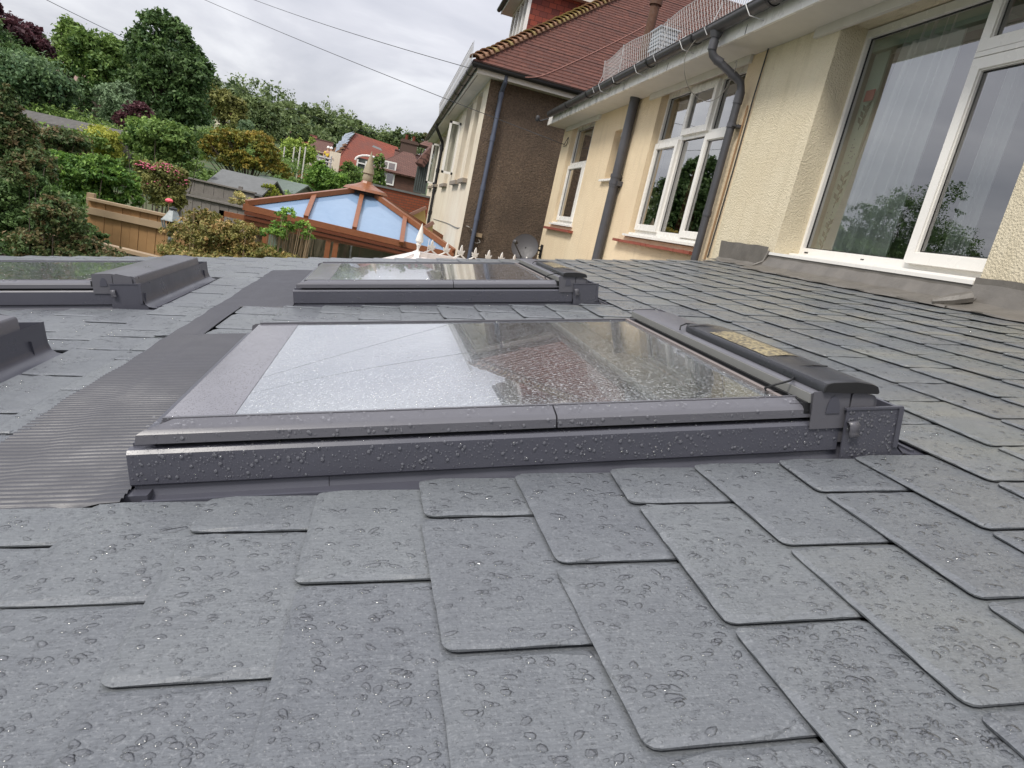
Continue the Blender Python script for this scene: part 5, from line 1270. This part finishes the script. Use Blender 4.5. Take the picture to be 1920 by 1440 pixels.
plant('bronze_tree', 'bronze-leaved tree behind the brick chimney', 'tree', (785, 290), 70, [(775, 262, 40, 24), (795, 265, 40, 26), (760, 275, 30, 20)], 'russet', 1500, .2, .15, bias=-.1)
plant('rooftop_tree', 'dark green tree at right end of the red roof ridge', 'tree', (745, 275), 85, [(742, 260, 26, 34), (755, 270, 24, 26), (730, 268, 30, 24)], 'far', 1700, .22, .2, bias=-.05)
# far trees on the hill
far_spec = [(548, 236, 50, 40, 150), (575, 228, 56, 50, 165), (610, 236, 56, 46, 170), (640, 245, 60, 44, 160), (665, 250, 50, 34, 150), (700, 262, 60, 30, 165), (520, 255, 50, 40, 120), (590, 255, 60, 40, 130), (440, 195, 60, 50, 140), (560, 255, 40, 30, 100), (720, 268, 40, 24, 150), (380, 170, 50, 50, 110)]
far_lab = ['pale', 'domed', 'broad', 'low', 'small', 'flat', 'leaning', 'dense', 'high', 'near', 'last', 'hidden']
where = ['leftmost of the wooded skyline above the pitched brown roofs', 'second from the left on the wooded skyline, highest crown', 'middle of the wooded skyline left of the tarpaulined roof', 'directly above the scaffolded roof on the skyline', 'behind the tarpaulin on the red roof', 'behind the middle of the red roof ridge', 'in front of the skyline wood beside the olive tree', 'below the skyline wood above the brown roofs', 'high on the hill behind the golden tree', 'nearest the pitched brown roofs on the hill', 'behind the right half of the red roof ridge', 'behind the right side of the tallest dark tree']
for (x, y, w_, h_, Y_), wh in zip(far_spec, where):
    plant('hill_tree', 'distant green tree '+wh, 'tree', (x, y+h_), Y_, [(x, y, w_, h_), (x-w_*.3, y+h_*.25, w_*.6, h_*.7), (x+w_*.3, y+h_*.2, w_*.6, h_*.7), (x, y+h_*.5, w_*1.2, h_*.8)], 'far', 4200, Y_*.0030, .3, group='distant trees on the hill', limbn=2, clump=.15)
# wood beyond, one mass
blobs = []
for k in range(46):
    x = -170+k*8.2+random.uniform(-3, 3); y = 215+random.uniform(-25, 25); z = ground_z(x, y); hx = random.uniform(9, 15); blobs.append(((x, y, z+random.uniform(0, 2)), (hx, hx, random.uniform(5, 8))))
for k in range(22):
    x = -100+k*4.5+random.uniform(-2, 2); y = 115+random.uniform(-10, 10)
    if x > -8: continue
    blobs.append(((x, y, ground_z(x, y)+1.5), (6, 6, random.uniform(3.5, 5.5))))
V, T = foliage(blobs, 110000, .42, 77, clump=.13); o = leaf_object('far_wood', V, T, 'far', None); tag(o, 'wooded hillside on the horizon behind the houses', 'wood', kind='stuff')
# undergrowth filling between gardens
blobs = []
for (x, y, w_, h_, Y_) in ((230, 300, 120, 50, 19), (120, 235, 120, 40, 24), (350, 315, 70, 30, 19), (90, 205, 80, 30, 27), (540, 345, 60, 30, 32), (160, 245, 120, 24, 26), (240, 262, 90, 30, 26), (530, 372, 60, 20, 22), (425, 345, 120, 20, 28), (560, 320, 80, 26, 46), (250, 305, 60, 40, 17), (440, 268, 120, 30, 48), (360, 262, 70, 24, 40), (60, 262, 140, 26, 17.5), (150, 262, 90, 20, 16.5), (480, 300, 140, 20, 40)):
    c = at(x, y, Y_); s_ = Y_/F_PX; blobs.append((c, (w_/2*s_, w_/2*s_, h_/2*s_)))
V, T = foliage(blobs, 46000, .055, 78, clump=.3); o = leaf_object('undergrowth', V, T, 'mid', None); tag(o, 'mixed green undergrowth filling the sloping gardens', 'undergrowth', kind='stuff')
# trees left of the picture that the windows mirror
def wb(X, Y, Z, rx, rz, Y0):
    q = MW @ (np.array([X, Y0, Z])-CAM); k = Y0/F_PX*.9
    return (960+F_PX*q[0]/q[2], 720+F_PX*q[1]/q[2], 2*rx/k, 2*rz/k, Y-Y0)
plant('garden_tree', 'broad dark garden tree outside the left edge, mirrored in the big window', 'tree', wb(-21, 32, 0, 1, 1, 32)[:2], 32, [wb(-21, 32, 4.6, 2.6, 2.4, 32), wb(-23.5, 32, 3.4, 2.6, 2.4, 32), wb(-19, 32, 2.9, 2.2, 2.0, 32), wb(-22, 32, 2.0, 3.8, 1.8, 32)], 'dark', 15000, .10, .3, clump=.18)
plant('garden_tree', 'low spreading garden tree outside the left edge, mirrored lower down in the panes', 'tree', wb(-30, 34, 0, 1, 1, 34)[:2], 34, [wb(-28, 34, 2.4, 3.0, 1.7, 34), wb(-33, 34, 2.6, 3.4, 1.8, 34), wb(-38, 34, 2.6, 3.6, 2.0, 34)], 'dark', 12000, .10, .25, clump=.18)
plant('garden_tree', 'green garden tree outside the left edge, mirrored at the left side of the pane', 'tree', wb(-16.5, 30, 0, 1, 1, 30)[:2], 30, [wb(-16.5, 30, 2.2, 1.6, 1.5, 30), wb(-14.5, 30, 1.8, 1.5, 1.2, 30)], 'dark', 6000, .10, .2, clump=.18)

# =================================================================== GARDEN FENCES, SHED, LANTERN
def board_fence(name, label, a, b, zt, h, bw_, mats, rails=(), railmat='fencerail', postsp=1.8, cap=True, cat='fence', trellis=0):
    a = Vector((a[0], a[1], 0)); b = Vector((b[0], b[1], 0)); L_ = (b-a).length; d = (b-a)/L_; nrm = Vector((d.y, -d.x, 0))
    if nrm.y > 0: nrm = -nrm
    root = thing(name, label, cat, (a.x, a.y, zt-h)); inv = Vector((-a.x, -a.y, -(zt-h)))
    m_ = MB(); n = int(L_/bw_)
    for k in range(n):
        p = a+d*(k*bw_); q = a+d*((k+1)*bw_-.006); off = nrm*(.006*(k % 2)); zz_ = zt-(.03 if cap else 0)-random.uniform(0, .006)
        m_.hexa([(p+off)+Vector((0,0,zt-h)), (q+off)+Vector((0,0,zt-h)), q+off-nrm*.018+Vector((0,0,zt-h)), p+off-nrm*.018+Vector((0,0,zt-h)), p+off+Vector((0,0,zz_)), q+off+Vector((0,0,zz_)), q+off-nrm*.018+Vector((0,0,zz_)), p+off-nrm*.018+Vector((0,0,zz_))])
    o_ = m_.build('panel', mats, root); o_.location = inv
    m_ = MB()
    for r_ in rails: m_.bar(a+nrm*.035+Vector((0,0,zt-r_)), b+nrm*.035+Vector((0,0,zt-r_)), .05, .09)
    if cap: m_.bar(a+nrm*.01+Vector((0,0,zt-.015)), b+nrm*.01+Vector((0,0,zt-.015)), .10, .035)
    if len(m_.f): o_ = m_.build('rail', railmat, root); o_.location = inv
    k = 0
    while k*postsp <= L_+.01:
        m_ = MB(); p = a+d*(k*postsp)-nrm*.06; m_.bar(p+Vector((0,0,zt-h)), p+Vector((0,0,zt+.06)), .09, .09, up=(1,0,0)); o_ = m_.build('post', railmat, root); o_.location = inv; k += 1
    return root
fa_ = at(196, 376, 10.4); fb_ = at(470, 436, 10.0)
board_fence('brown_fence', 'new orange-brown boarded fence with pale rails below the hedge', (fa_[0]-.2, fa_[1]), (fb_[0], fb_[1]), float((fa_[2]+fb_[2])/2), 1.5, .12, 'fencewood', rails=(.17, .80), postsp=2.2)
fa2 = at(60, 424, 7.9); fb2 = at(305, 483, 7.4)
board_fence('low_fence', 'lower timber fence with pale top rail, just past the slate verge at left', (fa2[0], fa2[1]), (fb2[0], fb2[1]), float((fa2[2]+fb2[2])/2)-.0, 1.2, .12, 'greyfence', rails=(.12,), cap=True)
ga = at(346, 364, 15.2); gb_ = at(480, 392, 14.6)
board_fence('grey_fence', 'weathered grey close-board fence behind the brown conservatory', (ga[0], ga[1]), (gb_[0]+.3, gb_[1]), float((ga[2]+gb_[2])/2), 1.5, .10, 'greyfence', railmat='greyfence', cap=True)
ga = at(330, 318, 18.5); gb_ = at(480, 362, 17.6)
board_fence('trellis_fence', 'grey panel fence behind the close-board fence, below the shed', (ga[0], ga[1]), (gb_[0], gb_[1]), float((ga[2]+gb_[2])/2)-.05, 1.4, .14, 'greyfence', rails=(.35, .7), railmat='greyfence')
ga = at(525, 380, 21); gb_ = at(720, 385, 24)
# shed
def shed(name, label, A, B, dep, hw, hr, mroof, mwall):
    A = Vector(A); B = Vector(B); B.z = A.z; d = (B-A).normalized(); nn = Vector((-d.y, d.x, 0))*dep
    root = thing(name, label, 'shed', (A.x, A.y, A.z-hw)); inv = -Vector((A.x, A.y, A.z-hw))
    m_ = MB(); m_.hexa([A-Vector((0,0,hw)), B-Vector((0,0,hw)), B+nn-Vector((0,0,hw)), A+nn-Vector((0,0,hw)), A, B, B+nn, A+nn])
    r0, r1 = A+nn*.5+Vector((0,0,hr)), B+nn*.5+Vector((0,0,hr)); m_.quad([A, A+nn, r0]); m_.quad([B, B+nn, r1])
    o_ = m_.build('walls', mwall, root, fixn=False); o_.location = inv
    m_ = MB(); e = d*.12; sl_ = Vector((0,0,-.04)); th_ = Vector((0,0,.05))
    for s0, s1, t0, t1 in ((A-nn*.06, B-nn*.06, r0, r1), (A+nn*1.06, B+nn*1.06, r0, r1)):
        P_ = [s0-e+sl_, s1+e+sl_, t1+e, t0-e]; m_.hexa([*P_, *[p_+th_ for p_ in P_]])
    o_ = m_.build('roof', mroof, root); o_.location = inv
    m_ = MB()
    for q in range(6): m_.bar(A-nn*.005+Vector((0,0,-.15-q*.2)), B-nn*.005+Vector((0,0,-.15-q*.2)), .012, .02)
    o_ = m_.build('board_lines', 'greyfence', root); o_.location = inv
    return root
shed('garden_shed', 'grey garden shed with a felt roof under the golden tree', at(396, 345, 19), at(486, 366, 18.7), 1.5, 1.7, .38, 'felt', 'greyfence')
shed('green_shed', 'grey-green shed partly hidden behind the felt-roofed shed', at(470, 345, 23), at(548, 366, 22.5), 1.5, 1.6, .3, 'shedgreen', 'shedgreen')
shed('long_low_outbuilding', 'long low outbuilding with grey roof and red ridge tiles at left', at(20, 216, 19.5), at(212, 258, 17), .55, .45, .16, 'oldfelt', 'greyfence')
# lantern on post
lt = thing('garden_lantern', 'grey lantern on a post at the left end of the rambling shrub', 'lantern', tuple(at(322, 425, 8.6)[:2])+(-2.7,)); lz = float(at(321, 425, 8.6)[2])+2.7
m_ = MB(); m_.tube([(0, 0, 0), (0, 0, lz-.08)], .03, 8); m_.lathe([(.03, -.12), (.05, -.06), (.09, -.03)], (0, 0, lz), 12); m_.build('post', 'lantern', lt, smooth=True)
m_ = MB(); m_.lathe([(.135, .07), (.12, .085), (.085, .13), (.05, .185), (.045, .20)], (0, 0, lz), 6); m_.build('hood', 'lantern', lt)
m_ = MB(); m_.lathe([(.05, .20), (.05, .215), (.02, .225), (.012, .24)], (0, 0, lz), 10); m_.build('cap', 'black', lt)
m_ = MB()
for k in range(6):
    a = k*math.pi/3; m_.tube([(.09*math.cos(a), .09*math.sin(a), lz-.03), (.12*math.cos(a), .12*math.sin(a), lz+.075)], .009, 5)
m_.build('cage', 'lantern', lt)
m_ = MB(); m_.lathe([(.045, -.02), (.06, .04), (.03, .075)], (0, 0, lz), 8); m_.build('lamp', 'black', lt)
p = at(317, 377, 10.8); fl = thing('coral_flower', 'single coral-red bloom above the lantern', 'flower', (float(p[0]), 10.8, float(p[2])-1.2))
m_ = MB(); m_.lathe([(.001, -.03), (.05, -.01), (.055, .01), (.03, .035), (.001, .04)], (0, 0, 1.2), 10); m_.build('bloom', 'coral', fl, smooth=True); m_ = MB(); m_.tube([(0.02, .02, 0), (0, 0, 1.18)], .008, 5); m_.build('stem', 'stem', fl)

# =================================================================== FAR HOUSES
def quadpx(mb, pts, mi=0, uv=True):
    P_ = [Vector(at(x, y, Y_)) for x, y, Y_ in pts]
    o_ = P_[0]; ex = (P_[1]-P_[0]).normalized(); nn = ex.cross(P_[-1]-P_[0]).normalized(); ey = nn.cross(ex)
    mb.quad(P_, mi, [((p_-o_).dot(ex), (p_-o_).dot(ey)) for p_ in P_]); return P_
def gable_house(name, label, x0, x1, zeave, zridge, Yf, dep, roofm, wallm, hipl=0, hipr=0, rot=0, cat='house', chim=None, wins=(), over=.3):
    cxm = (x0+x1)/2; root = thing(name, label, cat, (cxm, Yf, zeave-6), (0, 0, rot))
    def P_(x, y, z): return (x-cxm, y, z-(zeave-6))
    w_ = MB(); a, b = x0, x1
    c_ = [P_(a,0,zeave-6.5), P_(b,0,zeave-6.5), P_(b,dep,zeave-6.5), P_(a,dep,zeave-6.5), P_(a,0,zeave), P_(b,0,zeave), P_(b,dep,zeave), P_(a,dep,zeave)]
    def uvq(p): 
        q = [Vector(v_) for v_ in p]; ex = (q[1]-q[0]).normalized(); ey = (q[2]-q[1]).normalized(); return [((v_-q[0]).dot(ex), (v_-q[0]).dot(ey)) for v_ in q]
    for idx in ((0,1,5,4), (1,2,6,5), (2,3,7,6), (3,0,4,7)):
        q = [c_[i] for i in idx]; w_.quad(q, 0, uvq(q))
    if not hipl: q = [c_[7], c_[4], P_(a, dep/2, zridge)]; w_.quad(q, 0, [(0,0),(dep,0),(dep/2,2)])
    if not hipr: q = [c_[5], c_[6], P_(b, dep/2, zridge)]; w_.quad(q, 0, [(0,0),(dep,0),(dep/2,2)])
    w_.build('wall', wallm, root)
    r = MB(); o_ = over; zl = zeave-.15
    E = [P_(a-o_,-o_,zl), P_(b+o_,-o_,zl), P_(b+o_,dep+o_,zl), P_(a-o_,dep+o_,zl)]; R0_, R1_ = P_(a+hipl-(0 if hipl else o_), dep/2, zridge), P_(b-hipr+(0 if hipr else o_), dep/2, zridge)
    for q in ([E[0], E[1], R1_, R0_], [E[2], E[3], R0_, R1_]): r.quad(q, 0, uvq(q))
    if hipl: q = [E[3], E[0], R0_]; r.quad(q, 0, uvq(q))
    if hipr: q = [E[1], E[2], R1_]; r.quad(q, 0, uvq(q))
    ro_ = r.build('roof', roofm, root); sd_ = ro_.modifiers.new('thick', 'SOLIDIFY'); sd_.thickness = .12
    rd = MB(); rd.tube([R0_, R1_], .12, 6); rd.build('ridge', roofm if isinstance(roofm, str) else roofm, root)
    if chim:
        for (cx_, cy_, cw, cz) in chim:
            m_ = MB(); m_.box(cx_-cxm-cw/2, cx_-cxm+cw/2, cy_-.4, cy_+.4, zridge-(zeave-6)-1.2, cz-(zeave-6)); m_.box(cx_-cxm-cw/2-.08, cx_-cxm+cw/2+.08, cy_-.48, cy_+.48, cz-(zeave-6)-.25, cz-(zeave-6)-.1); ch_ = m_.build('chimney', 'darkbrick', root)
            for dx in (-cw*.22, cw*.22):
                pp = MB(); pp.lathe([(.12, 0), (.10, .35), (.12, .4)], (cx_-cxm+dx, cy_, cz-(zeave-6)), 8); pp.build('chimney_pot', 'orangetile', ch_)
    for (wx, wz, ww, wh) in wins:
        m_ = win_frame(None, 0, -ww/2, ww/2, 0, wh, [0], wh*.65, .09, .07, .1)
        fo_ = m_.build('window', 'white', root); fo_.rotation_euler = (0, 0, -math.pi/2); fo_.location = (wx-cxm, 0.0, wz-(zeave-6)); fo_.rotation_euler = (0, 0, math.pi/2); fo_.location = (wx-cxm, -.06, wz-(zeave-6))
        pn_ = MB(); pn_.quad([(.05, -ww/2+.08, .08), (.05, ww/2-.08, .08), (.05, ww/2-.08, wh-.08), (.05, -ww/2+.08, wh-.08)]); pn_.build('pane', 'pane2', fo_, fixn=False)
    return root
# big red-roofed house under repair: hand-placed planes
Yr = 58
rh = thing('red_roof_house', 'large red-tiled house under repair with torn blue tarpaulin on its hip', 'house', tuple(at(690, 345, Yr))); rinv = -Vector(at(690, 345, Yr))
m_ = MB(); quadpx(m_, [(619, 316, Yr), (765, 352, Yr), (746, 276, Yr+5.2), (666, 249, Yr+5.2)]); o = m_.build('roof', 'redroof', rh, fixn=False); o.location = rinv
m_ = MB(); quadpx(m_, [(612, 305, Yr+9.5), (622, 317, Yr-.1), (667, 249, Yr+5.1)]); o = m_.build('roof', 'brownroof', rh, fixn=False); o.location = rinv
m_ = MB()
q0 = quadpx(m_, [(626, 318, Yr+.4), (765, 350, Yr+.4), (762, 395, Yr+.4), (622, 372, Yr+.4)]); quadpx(m_, [(610, 306, Yr+9), (626, 318, Yr+.4), (622, 372, Yr+.4), (606, 350, Yr+9)]); o = m_.build('wall', 'brick', rh, fixn=False); o.location = rinv
m_ = MB(); rl = random.Random(9)
for k in range(7):
    f0, f1 = k/7*.5, (k+1)/7*.5
    pa = [Vector(at(668-44*f, 249+60*f+rl.uniform(-1, 1), Yr+4.9-4*f)) for f in (f0, f1)]; pb_ = [Vector(at(650-44*f+rl.uniform(-5, 3), 256+60*f+rl.uniform(-3, 2), Yr+5.5-3*f)) for f in (f0, f1)]
    m_.quad([pa[0]+Vector((0,0,.15)), pa[1]+Vector((0,0,.15+rl.uniform(0, .2))), pb_[1]+Vector((0,0,.1)), pb_[0]+Vector((0,0,.3))])
o = m_.build('tarpaulin', 'tarp', rh, fixn=False); o.location = rinv
m_ = MB()
for k in range(9):
    f = .15+k/10; a = Vector(at(655-44*f, 262+60*f, Yr+3-2*f)); b = Vector(at(634-40*f, 272+50*f, Yr+7)); m_.bar(a, b, .15, .18)
o = m_.build('bare_rafters', 'timber', rh); o.location = rinv
m_ = MB(); a = Vector(at(629, 300, Yr-.3)); m_.box(a.x-.5, a.x+.35, Yr-.4, Yr-.2, a.z-2.2, a.z+.6); o = m_.build('plastered_pier', 'ncream', rh); o.location = rinv
m_ = MB(); a = Vector(at(708, 283, Yr+2.7)); 
quadpx(m_, [(697, 277.5, Yr+2.55), (716, 285.5, Yr+2.3), (714, 281, Yr+2.6), (700, 275, Yr+2.85)]); o = m_.build('roof_window', 'felt', rh, fixn=False); o.location = rinv+Vector((0, -.25, .1))
# white arched window on its wall
wA = MB(); a = Vector(at(692, 322, Yr-1.5)); 
for dx in (-1.0, -.33, .33, 1.0): wA.box(a.x+dx-.06, a.x+dx+.06, a.y, a.y+.1, a.z-1.1, a.z+.75)
for dz in (-1.1, -.2, .5): wA.box(a.x-1.0, a.x+1.0, a.y+.01, a.y+.09, a.z+dz-.05, a.z+dz+.05)
arc = [(a.x+1.2*math.cos(t), a.y+.05, a.z+.65+.55*math.sin(t)) for t in [math.pi*k/10 for k in range(11)]]; wA.tube(arc, .08, 6)
o = wA.build('window', 'white', rh); o.location = rinv
bk = MB(); bk.box(a.x-1.05, a.x+1.05, a.y+.12, a.y+1.6, a.z-1.3, a.z+.9); o2 = bk.build('bay', 'roomdark', rh); o2.location = rinv
# scaffold
sc = thing('scaffold', 'scaffold tower with round guard rails beside the red-tiled house', 'scaffold', tuple(at(600, 330, Yr-1))); sinv = -Vector(at(600, 330, Yr-1))
m_ = MB()
for (x, y) in ((586, 0), (598, 0), (610, 0), (622, 0)):
    top = Vector(at(x, 286+(x-586)*.2, Yr-1)); 
    for dy in (0, 2): m_.tube([(top.x, top.y+dy, top.z-6), (top.x, top.y+dy, top.z)], .07, 5)
for z_ in (290, 297, 305):
    a = Vector(at(584, z_, Yr-1)); b = Vector(at(622, z_+8, Yr-1)); b.z = a.z
    m_.tube([a, b], .07, 5); m_.tube([a+Vector((0,2,0)), b+Vector((0,2,0))], .07, 5); m_.tube([a, a+Vector((0,2,0))], .07, 5)
o = m_.build('poles', 'wire', sc); o.location = sinv
m_ = MB(); a = Vector(at(584, 312, Yr-1)); b = Vector(at(622, 320, Yr-1)); m_.box(a.x, b.x, a.y-.1, a.y+2.1, a.z-.12, a.z-.02); o = m_.build('boards', 'fencerail', sc); o.location = sinv; deck_z = a.z-.02
def worker(x, label, top_mat):
    p = at(x, 310, Yr-.2); root = thing('person', label, 'person', (float(p[0]), float(p[1]), deck_z))
    def skin(name, chains, mat, par):
        me = bpy.data.meshes.new(name); vs_, es_, rs_ = [], [], []
        for ch in chains:
            for k, (q, r) in enumerate(ch):
                if k == 0 and q in vs_: pi_ = vs_.index(q); continue
                vs_.append(q); rs_.append(r); ci = len(vs_)-1
                if k: es_.append((pi_, ci))
                pi_ = ci
        me.from_pydata(vs_, es_, []); o_ = bpy.data.objects.new(name, me); COL.objects.link(o_); o_.parent = par; md = o_.modifiers.new('skin', 'SKIN'); md.use_smooth_shade = True
        for i, r in enumerate(rs_): me.skin_vertices[0].data[i].radius = r
        me.skin_vertices[0].data[0].use_root = True; o_.modifiers.new('sub', 'SUBSURF').levels = 1; me.materials.append(M[mat]); return o_
    pel = (0, 0, .95)
    b_ = skin('body', [[(pel, (.15, .12)), ((0, 0, 1.2), (.14, .1)), ((0, 0, 1.42), (.17, .1)), ((0, 0, 1.52), (.06, .06)), ((0, -.01, 1.6), (.08, .09)), ((0, 0, 1.7), (.085, .1)), ((0, 0, 1.78), (.05, .06))],
        [((0, 0, 1.42), (.17, .1)), ((.2, 0, 1.40), (.06, .06)), ((.27, -.03, 1.15), (.05, .05)), ((.22, -.22, 1.0), (.035, .035)), ((.2, -.3, .98), (.03, .04))],
        [((0, 0, 1.42), (.17, .1)), ((-.2, 0, 1.40), (.06, .06)), ((-.28, 0, 1.14), (.05, .05)), ((-.27, -.1, .92), (.035, .035)), ((-.27, -.13, .83), (.03, .04))]], 'skin', root)
    skin('trousers', [[(pel, (.16, .13)), ((.1, 0, .86), (.1, .1)), ((.12, -.03, .48), (.075, .075)), ((.13, 0, .08), (.05, .05)), ((.13, -.1, .04), (.04, .04))], [(pel, (.16, .13)), ((-.1, 0, .86), (.1, .1)), ((-.12, -.02, .48), (.075, .075)), ((-.13, .02, .08), (.05, .05)), ((-.13, -.08, .04), (.04, .04))]], 'navy', root)
    skin('jacket', [[((0, 0, 1.0), (.175, .14)), ((0, 0, 1.2), (.165, .125)), ((0, 0, 1.42), (.19, .12))], [((0, 0, 1.42), (.19, .12)), ((.2, 0, 1.40), (.075, .075)), ((.26, -.02, 1.2), (.065, .065))], [((0, 0, 1.42), (.19, .12)), ((-.2, 0, 1.40), (.075, .075)), ((-.27, 0, 1.2), (.065, .065))]], top_mat, root)
    m_ = MB(); m_.lathe([(.125, 1.72), (.12, 1.78), (.08, 1.86), (.001, 1.89)], (0, 0, 0), 12); m_.build('helmet', 'white', root, smooth='all')
    return root
worker(611, 'worker in yellow vest standing on the scaffold', 'hivis'); worker(617, 'worker in dark clothes right of the yellow-vested one on the scaffold', 'navy')
# brown-roofed house in front right
Yb = 47; c0 = at(742, 330, Yb)
def ghpx(name, label, xl_, xr_, yeave, yridge, Y_, dep, **kw):
    a = at(xl_, yeave, Y_); b = at(xr_, yeave+(xr_-xl_)*.222, Y_); r = at((xl_+xr_)/2, yridge, Y_+dep/2)
    return gable_house(name, label, float(a[0]), float(b[0]), float((a[2]+b[2])/2), float(r[2]), Y_, dep, **kw)
ghpx('brown_roof_house', 'brown brick house with hipped brown roof before the red-roofed house', 706, 792, 315, 285, 47, 7, roofm='brownroof', wallm='darkbrick', hipl=1.6, hipr=.8, wins=((float(at(722, 345, 47)[0]), float(at(722, 345, 47)[2]), 1.1, 1.5),), chim=None)
chz = at(760, 262, 56); gable_house('chimney_house', 'brown roof with tall brick chimney beside the cream neighbour wall', float(at(745, 300, 55)[0]), float(at(800, 300, 55)[0]), float(at(770, 300, 55)[2])-.4, float(at(770, 288, 57)[2]), 55, 5, 'brownroof', 'darkbrick', chim=((float(at(766, 280, 56)[0]), 1.5, 1.3, float(at(766, 262, 56)[2])),))
# timber-framed bay beside the neighbour
Yt = 34; th_ = thing('timber_framed_house', 'dark timber-framed upper bay squeezed beside the cream neighbour wall', 'house', tuple(at(785, 330, Yt))); tinv = -Vector(at(785, 330, Yt))
m_ = MB(); quadpx(m_, [(776, 358, Yt), (796, 362, Yt), (812, 290, Yt), (788, 300, Yt)]); o = m_.build('wall', simple('beige_render', (.34,.27,.22), .9), th_, fixn=False); o.location = tinv
m_ = MB()
for k in range(6):
    f = k/5; a = Vector(at(776+20*f, 358+4*f, Yt-.1)); b = Vector(at(786+22*f, 302-8*f, Yt-.1)); m_.bar(a, b, .12, .08)
m_.bar(Vector(at(775, 358, Yt-.1)), Vector(at(798, 363, Yt-.1)), .15, .1); o = m_.build('timber_frame', 'roomdark', th_); o.location = tinv
m_ = MB(); quadpx(m_, [(778, 305, Yt-.5), (790, 308, Yt-.5), (822, 262, Yt-.3), (800, 278, Yt+1.2)]); o = m_.build('roof', 'brownroof', th_, fixn=False); o.location = tinv; sd_ = o.modifiers.new('t', 'SOLIDIFY'); sd_.thickness = .2; m_ = MB(); quadpx(m_, [(786, 270, Yt+6), (815, 278, Yt+4), (815, 258, Yt+6), (800, 262, Yt+8)]); o = m_.build('roof', 'brownroof', th_, fixn=False); o.location = tinv; sd_ = o.modifiers.new('t', 'SOLIDIFY'); sd_.thickness = .2
# brick outbuilding wall between conservatory and neighbour
Yw = 26; m_ = MB(); P_ = quadpx(m_, [(700, 356, Yw), (806, 362, Yw), (800, 420, Yw), (700, 400, Yw)])
m_.v = []; m_.f = []; m_.mi = []; m_.uv = {}
a = Vector(at(690, 366, Yw)); b = Vector(at(800, 360, Yw)); zt_w = Vector(at(745, 358, Yw)).z; 
m_.quad([(a.x, Yw, zt_w), (b.x+.5, Yw, zt_w), (b.x+.5, Yw, -3), (a.x, Yw, -3)], 0, [(0, 3), (3, 3), (3, 0), (0, 0)]); m_.quad([(a.x, Yw+.22, zt_w), (b.x+.5, Yw+.22, zt_w), (b.x+.5, Yw+.22, -3), (a.x, Yw+.22, -3)], 0, [(0, 3), (3, 3), (3, 0), (0, 0)])
bwl = thing('brick_wall', 'red brick garden wall between the conservatory finial and the cream neighbour', 'wall', (a.x, Yw, -1.7)); o = m_.build('wall', 'brick', bwl, fixn=False); o.location = -Vector((a.x, Yw, -1.7))
m_ = MB(); m_.box(a.x-.05, b.x+.5, Yw-.05, Yw+.27, zt_w, zt_w+.07); o = m_.build('coping', 'felt', bwl); o.location = -Vector((a.x, Yw, -1.7))
# yellow rendered lean-to below it
ly = thing('yellow_lean_to', 'small yellow rendered extension with tiled coping beside the cream neighbour wall', 'extension', tuple(at(785, 440, 18))); linv = -Vector(at(785, 440, 18))
yel_ = simple('yellow_render', (.62,.45,.18), .9, .1, 4); cop_ = simple('brown_coping', (.22,.12,.085), .9, .3, 9)
for pp in ([(758, 410, 19), (797, 392, 19), (800, 440, 19), (775, 450, 19)], [(780, 438, 17), (812, 420, 17), (808, 470, 17), (790, 470, 17)]):
    m_ = MB(); P_ = quadpx(m_, pp); n0 = len(m_.v); m_.v += [(v_[0], v_[1]+.22, v_[2]) for v_ in m_.v[:4]]; m_.face((4, 5, 6, 7)); [m_.face((k, (k+1) % 4, 4+(k+1) % 4, 4+k)) for k in range(4)]
    o = m_.build('wall', yel_, ly); o.location = linv
for a_, b_, w__ in (((755, 409, 19), (799, 389, 19), .35), ((776, 437, 17), (813, 417, 17), .30)):
    m_ = MB(); m_.bar(at(*a_), at(*b_), w__, .08); o = m_.build('coping', cop_, ly); o.location = linv
# low orange roofs
ghpx('orange_roof_outbuilding', 'low orange-tiled outbuilding behind the round green bush', 556, 600, 330, 312, 52, 6, roofm='orangetile', wallm='brick')
# far brown roofs on the hillside
ghpx('hillside_house', 'leftmost pitched brown-red roof above the lime trees', 538, 560, 262, 243, 105, 8, roofm='brownroof', wallm='whitecons')
ghpx('hillside_house', 'second brown-red roof from left with white wall below', 553, 582, 268, 250, 98, 8, roofm='redroof', wallm='whitecons')
ghpx('hillside_house', 'pale brown pitched roof just left of the scaffold', 580, 612, 280, 262, 82, 8, roofm='brownroof', wallm='ncream')
ghpx('hillside_house', 'pinkish-brown roof glimpsed between the trees at upper left', 72, 140, 172, 100, 52, 9, roofm=simple('pinkish_roof_tiles', (.24,.15,.13), .8, .2, 6), wallm='darkbrick')
ghpx('hillside_house', 'tiny red roof peeping between trees right of the tallest tree', 404, 428, 214, 206, 90, 7, roofm='redroof', wallm='ncream')
# pale posts by the lime trees
for k, x in enumerate((527, 545, 556, 566)):
    pp = at(x, 330, 43); m_ = MB(); m_.tube([(0, 0, 0), (0, 0, 2.0)], .045, 6); o = m_.build('tree_stake', 'offwhite'); o.location = (float(pp[0]), 43, float(pp[2])-.3); tag(o, ['leftmost', 'second from the left', 'third from the left', 'rightmost'][k]+' of the thin white stakes among the lime-leaved young trees', 'stake', 'white stakes among the young trees')
